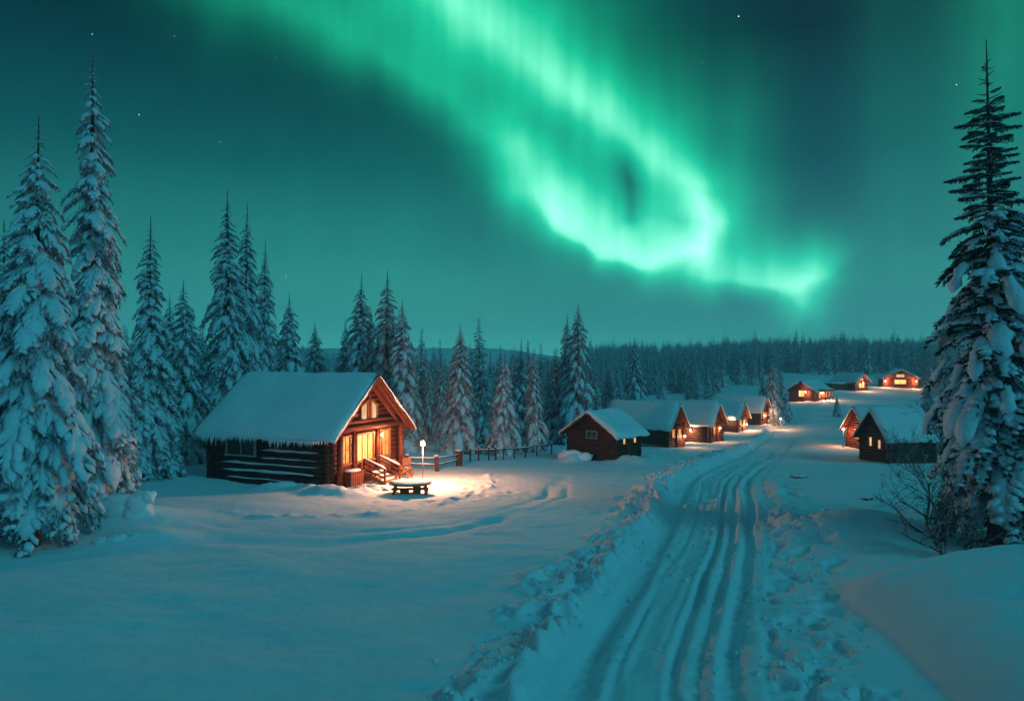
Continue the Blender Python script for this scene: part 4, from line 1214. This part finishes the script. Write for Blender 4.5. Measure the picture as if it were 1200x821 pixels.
b = MB(); b.box((0, .21, .72), (.46, .03, .40)); b.build('backrest', M['frame'], ch)
for (x, y) in ((-.2, -.19), (.2, -.19), (-.2, .19), (.2, .19)):
    b = MB(); b.box((x, y, .15), (.05, .05, .5)); b.build('leg', M['frame'], ch)
b = MB(); b.lump((0, -.02, .44), (.21, .2, .04), 6, 10, 5, .08, .3); b.build('snow_layer', M['snow_fine'], ch)

# loose heaps of shovelled snow
def heap(name, label, x, y, parts, seed, cat='snow pile', group=None):
    z = gz(x, y); o = None; mb = MB()
    rg = np.random.RandomState(seed)
    for (ax, ay, az, r1, r2, r3) in parts: mb.lump((ax, ay, az), (r1, r2, r3), rg.randint(999), 16, 10, .20)
    o = mb.build(name, M['snow_fine'], None, (x, y, z-.05))
    return tag(o, label, cat, group)
heap('snow_pile', 'loose heap of shovelled snow clods before the crate of the big cabin', *loc_world(big, (-2.3, -1.5)), [(0, 0, .05, .55, .35, .24), (.5, -.15, .05, .4, .3, .26), (-.5, .12, .02, .42, .3, .18), (.95, .05, .02, .3, .25, .2), (.2, -.4, 0, .36, .2, .16), (1.3, .3, 0, .26, .2, .14)], 1)
heap('snow_pile', 'low heap of snow against the dark side wall foot of the big cabin', *loc_world(big, (-3.5, 2.1)), [(0, 0, .02, .7, .28, .26), (.6, .1, 0, .5, .2, .16), (-.7, 0, 0, .5, .22, .2)], 2)
heap('snow_pile', 'rounded mound of snow at the left wall foot of the small shed', 3.9, 45.6, [(0, 0, 0, .9, .5, .42), (.8, -.3, 0, .7, .4, .3)], 3)
heap('snow_boulder', 'blocky snow covered boulder on the drift right of the leftmost spruces', -13.55, 24.7, [(-.65, 0, .14, .78, .5, .50), (.1, -.1, .20, .48, .4, .52), (.45, -.15, .50, .26, .25, .24), (.2, -.3, .0, .5, .36, .28), (-1.5, .3, .1, .62, .5, .36)], 5, 'boulder')
heap('snow_boulder', 'low crumbling snow lump in the foreground below the blocky boulder', -12.6, 21.8, [(0, 0, 0, .36, .3, .18), (.5, .1, 0, .3, .25, .16), (-.45, -.1, 0, .25, .2, .12), (.2, .35, .02, .2, .2, .16)], 6, 'boulder')

# crumbs and clods thrown up along the track
cg = np.random.RandomState(44); cb_v, cb_q, cb_t, co_ = [], [], [], 0
lumps = []
for k in range(8):
    b = MB(); b.lump((0, 0, 0), (1, 1, .8), 300+k, 6, 4, .34); lumps.append((np.vstack(b.v), np.vstack(b.f4), np.vstack(b.f3)))
N_C = 3600
cy_ = 9.5+34*cg.rand(N_C)**1.35; side_ = cg.rand(N_C)
co = np.where(side_ < .60, -2.45+cg.normal(0, .42, N_C), np.where(side_ < .85, 2.9+cg.normal(0, .75, N_C), cg.uniform(-1.7, 2.2, N_C)))
cx_ = np.interp(cy_, _ry, _rx)+co/np.interp(cy_, _ry, _rc)
keep = vnoise(cx_*.9, cy_*.9, 301) > .42
cx_, cy_, co = cx_[keep], cy_[keep], co[keep]
czz = full_h(cx_, cy_)
for x, y, z, o in zip(cx_, cy_, czz, co):
    v, q, t3 = lumps[cg.randint(8)]; s = (.014+.06*cg.rand()**3.5+(.10*cg.rand() if cg.rand() < .035 and o < -1.8 else 0))
    a = cg.uniform(0, 6.28); R_ = np.array([[math.cos(a), -math.sin(a), 0], [math.sin(a), math.cos(a), 0], [0, 0, 1]])
    cb_v.append((v*s*cg.uniform(.7, 1.3, 3))@R_.T+[x, y, z+s*.25]); cb_q.append(q+co_); cb_t.append(t3+co_); co_ += len(v)
crumbs = link(D.objects.new('snow_crumbs', mesh_from('snow_crumbs', np.vstack(cb_v), [np.vstack(cb_q), np.vstack(cb_t)], M['snow_fine'], None, True)))
tag(crumbs, 'loose crumbs of snow scattered along both edges of the track', 'snow crumbs', None, 'stuff')

# ------------------------------------------------------------------ fences
def fence(label, pts, ph, pr_, rails, rail_r, group, seed, snow=True, big_last=False):
    rg = np.random.RandomState(seed)
    W = [(x, y, gz(x, y)) for x, y in pts]
    root = empty('wooden_fence', W[0]); tag(root, label, 'fence', group)
    O = np.array(W[0])
    for i, w in enumerate(W):
        p = np.array(w)-O; k = 1.7 if (big_last and i == len(W)-1) else 1
        b = MB(); lean = rg.uniform(-.05, .05, 2)
        b.tube([p+[0, 0, -.3], p+[lean[0]*.5, lean[1]*.5, ph*.5], p+[lean[0], lean[1], ph*(1.06 if k > 1 else 1)]], pr_*k, 8, True, False)
        po = b.build('post', M['log'] if big_last else M['bark'], root)
        c = MB(); c.lump(p+[lean[0], lean[1], ph*(1.06 if k > 1 else 1)+.03], (pr_*k*1.25, pr_*k*1.25, .07), 40+i, 9, 5, .12, .3); c.build('snow_cap', M['snow_fine'], po)
    for h_ in rails:
        b = MB(); s = MB()
        P_ = np.array([np.array(w)-O+[0, 0, h_+rg.uniform(-.03, .03)] for w in W])
        b.tube(P_, rail_r, 6); b.build('rail', M['bark'], root)
        if snow:
            t = np.linspace(0, len(P_)-1, 6*len(P_)); Q = np.stack([np.interp(t, np.arange(len(P_)), P_[:, c]) for c in range(3)], -1)+[0, 0, rail_r*.7]
            v, q, tr = tongue(Q, rail_r*.9, rail_r*1.1, rg, 6, .3); s.add(v, q, tr, True); s.build('rail_snow', M['snow_fine'], root)
    return root
G4 = 'rail fences behind the lamp'
fence('stout rail fence near the lamp, ending in a thick snow capped post', [px_to(450, 39.5), px_to(478, 38.3), px_to(512, 38.0), px_to(538, 41.0)], .85, .11, (.36, .70), .045, G4, 1, True, True)
fence('thin snowy rail fence running from the thick post to the small shed', [px_to(p, Y) for p, Y in ((541, 43), (551, 44.5), (561, 45), (573, 45), (581, 45.2), (590, 45.6), (603, 46.8), (616, 48), (629, 49.5), (646, 50.5))], .85, .055, (.72,), .045, G4, 2)

# ------------------------------------------------------------------ bare shrubs
def shrub_mesh(name, seed, H, nst, spread, depth=5, r0=.03, droop=0):
    rg = np.random.RandomState(seed); mb = MB()
    def grow(p, d, L, r, k):
        n = 4; pts = [p]; dd = d.copy()
        for _ in range(n):
            dd = dd+rg.normal(0, .13, 3)+[0, 0, .05]; dd /= np.linalg.norm(dd); pts.append(pts[-1]+dd*L/n)
        rad = np.linspace(r, r*.62, n+1)
        mb.tube(pts, rad, 5 if k < 2 else 3, False)
        if k >= depth: return
        m = rg.randint(2, 5) if k < 3 else rg.randint(2, 4)
        for _ in range(m):
            i = rg.randint(1, n+1); a = rg.normal(0, .62, 3); a[2] *= .6
            e = dd+a; e /= np.linalg.norm(e); grow(pts[i], e, L*rg.uniform(.5, .82), max(rad[i]*.68, .0045), k+1)
    for s in range(nst):
        a = rg.uniform(0, 6.28); d = np.array([math.cos(a)*spread*rg.rand(), math.sin(a)*spread*rg.rand(), 1.0]); d /= np.linalg.norm(d)
        grow(np.array([rg.normal(0, .12), rg.normal(0, .12), -.15]), d, H*.36*rg.uniform(.75, 1.1), r0*rg.uniform(.7, 1.1), 1)
    return mb.mesh(name, M['twig'])
sh = [shrub_mesh('bare_shrub_%d' % k, 60+k, 3.2, [3, 4, 3][k], [.9, .5, .8][k], 6, .038) for k in range(3)]
def put_shrub(px, Y, H, k, lab, rz, name='bare_shrub', cat='shrub', group='bare frosted shrubs at the right'):
    x, y = px_to(px, Y); r = link(D.objects.new(name, sh[k])); r.location = (x, y, gz(x, y)); s = H/(max(v.co.z for v in sh[k].vertices)); r.scale = (s, s, s); r.rotation_euler = (0, 0, rz)
    return tag(r, lab, cat, group)
put_shrub(1118, 19.3, 3.0, 0, 'bare shrub leaning left with fine twigs, in front of the dark fir', 2.0)
put_shrub(1132, 19.0, 2.9, 1, 'upright bare shrub right of the leaning one, close before the dark fir', .6)
put_shrub(1096, 24.5, 3.6, 2, 'tall thin bare shrub standing behind the leaning one, over the dark cabin wall', 4.1)
put_shrub(1104, 44.0, 5.0, 1, 'tall frosted bare sapling right of the dark cabin', 1.1)
put_shrub(1186, 22.5, 3.2, 2, 'bare shrub behind the trunk of the dark fir at the right edge', 2.9)
put_shrub(1088, 112.0, 1.8, 0, 'frosted shrub on the slope above the dark cabin roof', 1.9)
put_shrub(1098, 114.0, 2.2, 2, 'frosted shrub on the slope right of the other one above the dark cabin roof', .3)
put_shrub(1050, 50.0, 2.6, 2, 'low bare shrub against the side wall of the dark cabin', 3.3)
put_shrub(912, 95.0, 1.6, 0, 'little bare shrub lit by the lamp beyond the last row cabin', 3.3)
# tufts poking through the snow
for (px, Y, lab, r_) in ((937, 37.2, 'dark tuft of buried brush alone in the snow right of the track', .55), (1017, 27.6, 'dark stub of a buried bush on the drift left of the bare shrubs', .28)):
    x, y = px_to(px, Y); mb = MB(); rg = np.random.RandomState(int(px))
    for k in range(70):
        a = rg.uniform(0, 6.28); l = r_*rg.uniform(.4, 1); e = np.array([math.cos(a)*.9, math.sin(a)*.6, rg.uniform(.1, .5)]); p = np.array([rg.normal(0, r_*.3), rg.normal(0, r_*.2), -.02])
        mb.tube([p, p+e*l*.5, p+e*l], [.014, .010, .004], 3, False)
    o = mb.build('brush_tuft', M['bark'], None, (x, y, gz(x, y))); tag(o, lab, 'brush')
    hm = MB(); hm.lump((0, .08, r_*.15), (r_*.7, r_*.5, r_*.22), 5, 12, 6, .12, .2); hm.build('snow_cap', M['snow_fine'], o)

# ------------------------------------------------------------------ cold air
HAZE = 0.0008
hz = MB(); hz.box((0, 455, 29), (2700, 1130, 74)); 
hm_, nt, b = new_mat('cold_haze'); nt.nodes.remove(b)
pv = nt.nodes.new('ShaderNodeVolumePrincipled'); pv.inputs['Color'].default_value = (.80, .88, .92, 1); pv.inputs['Density'].default_value = HAZE; pv.inputs['Anisotropy'].default_value = 0.0
nt.links.new(pv.outputs[0], nt.nodes['Material Output'].inputs['Volume'])
hz_o = hz.build('haze', hm_); tag(hz_o, 'thin cold haze hanging in the night air over the valley', 'haze', None, 'stuff')
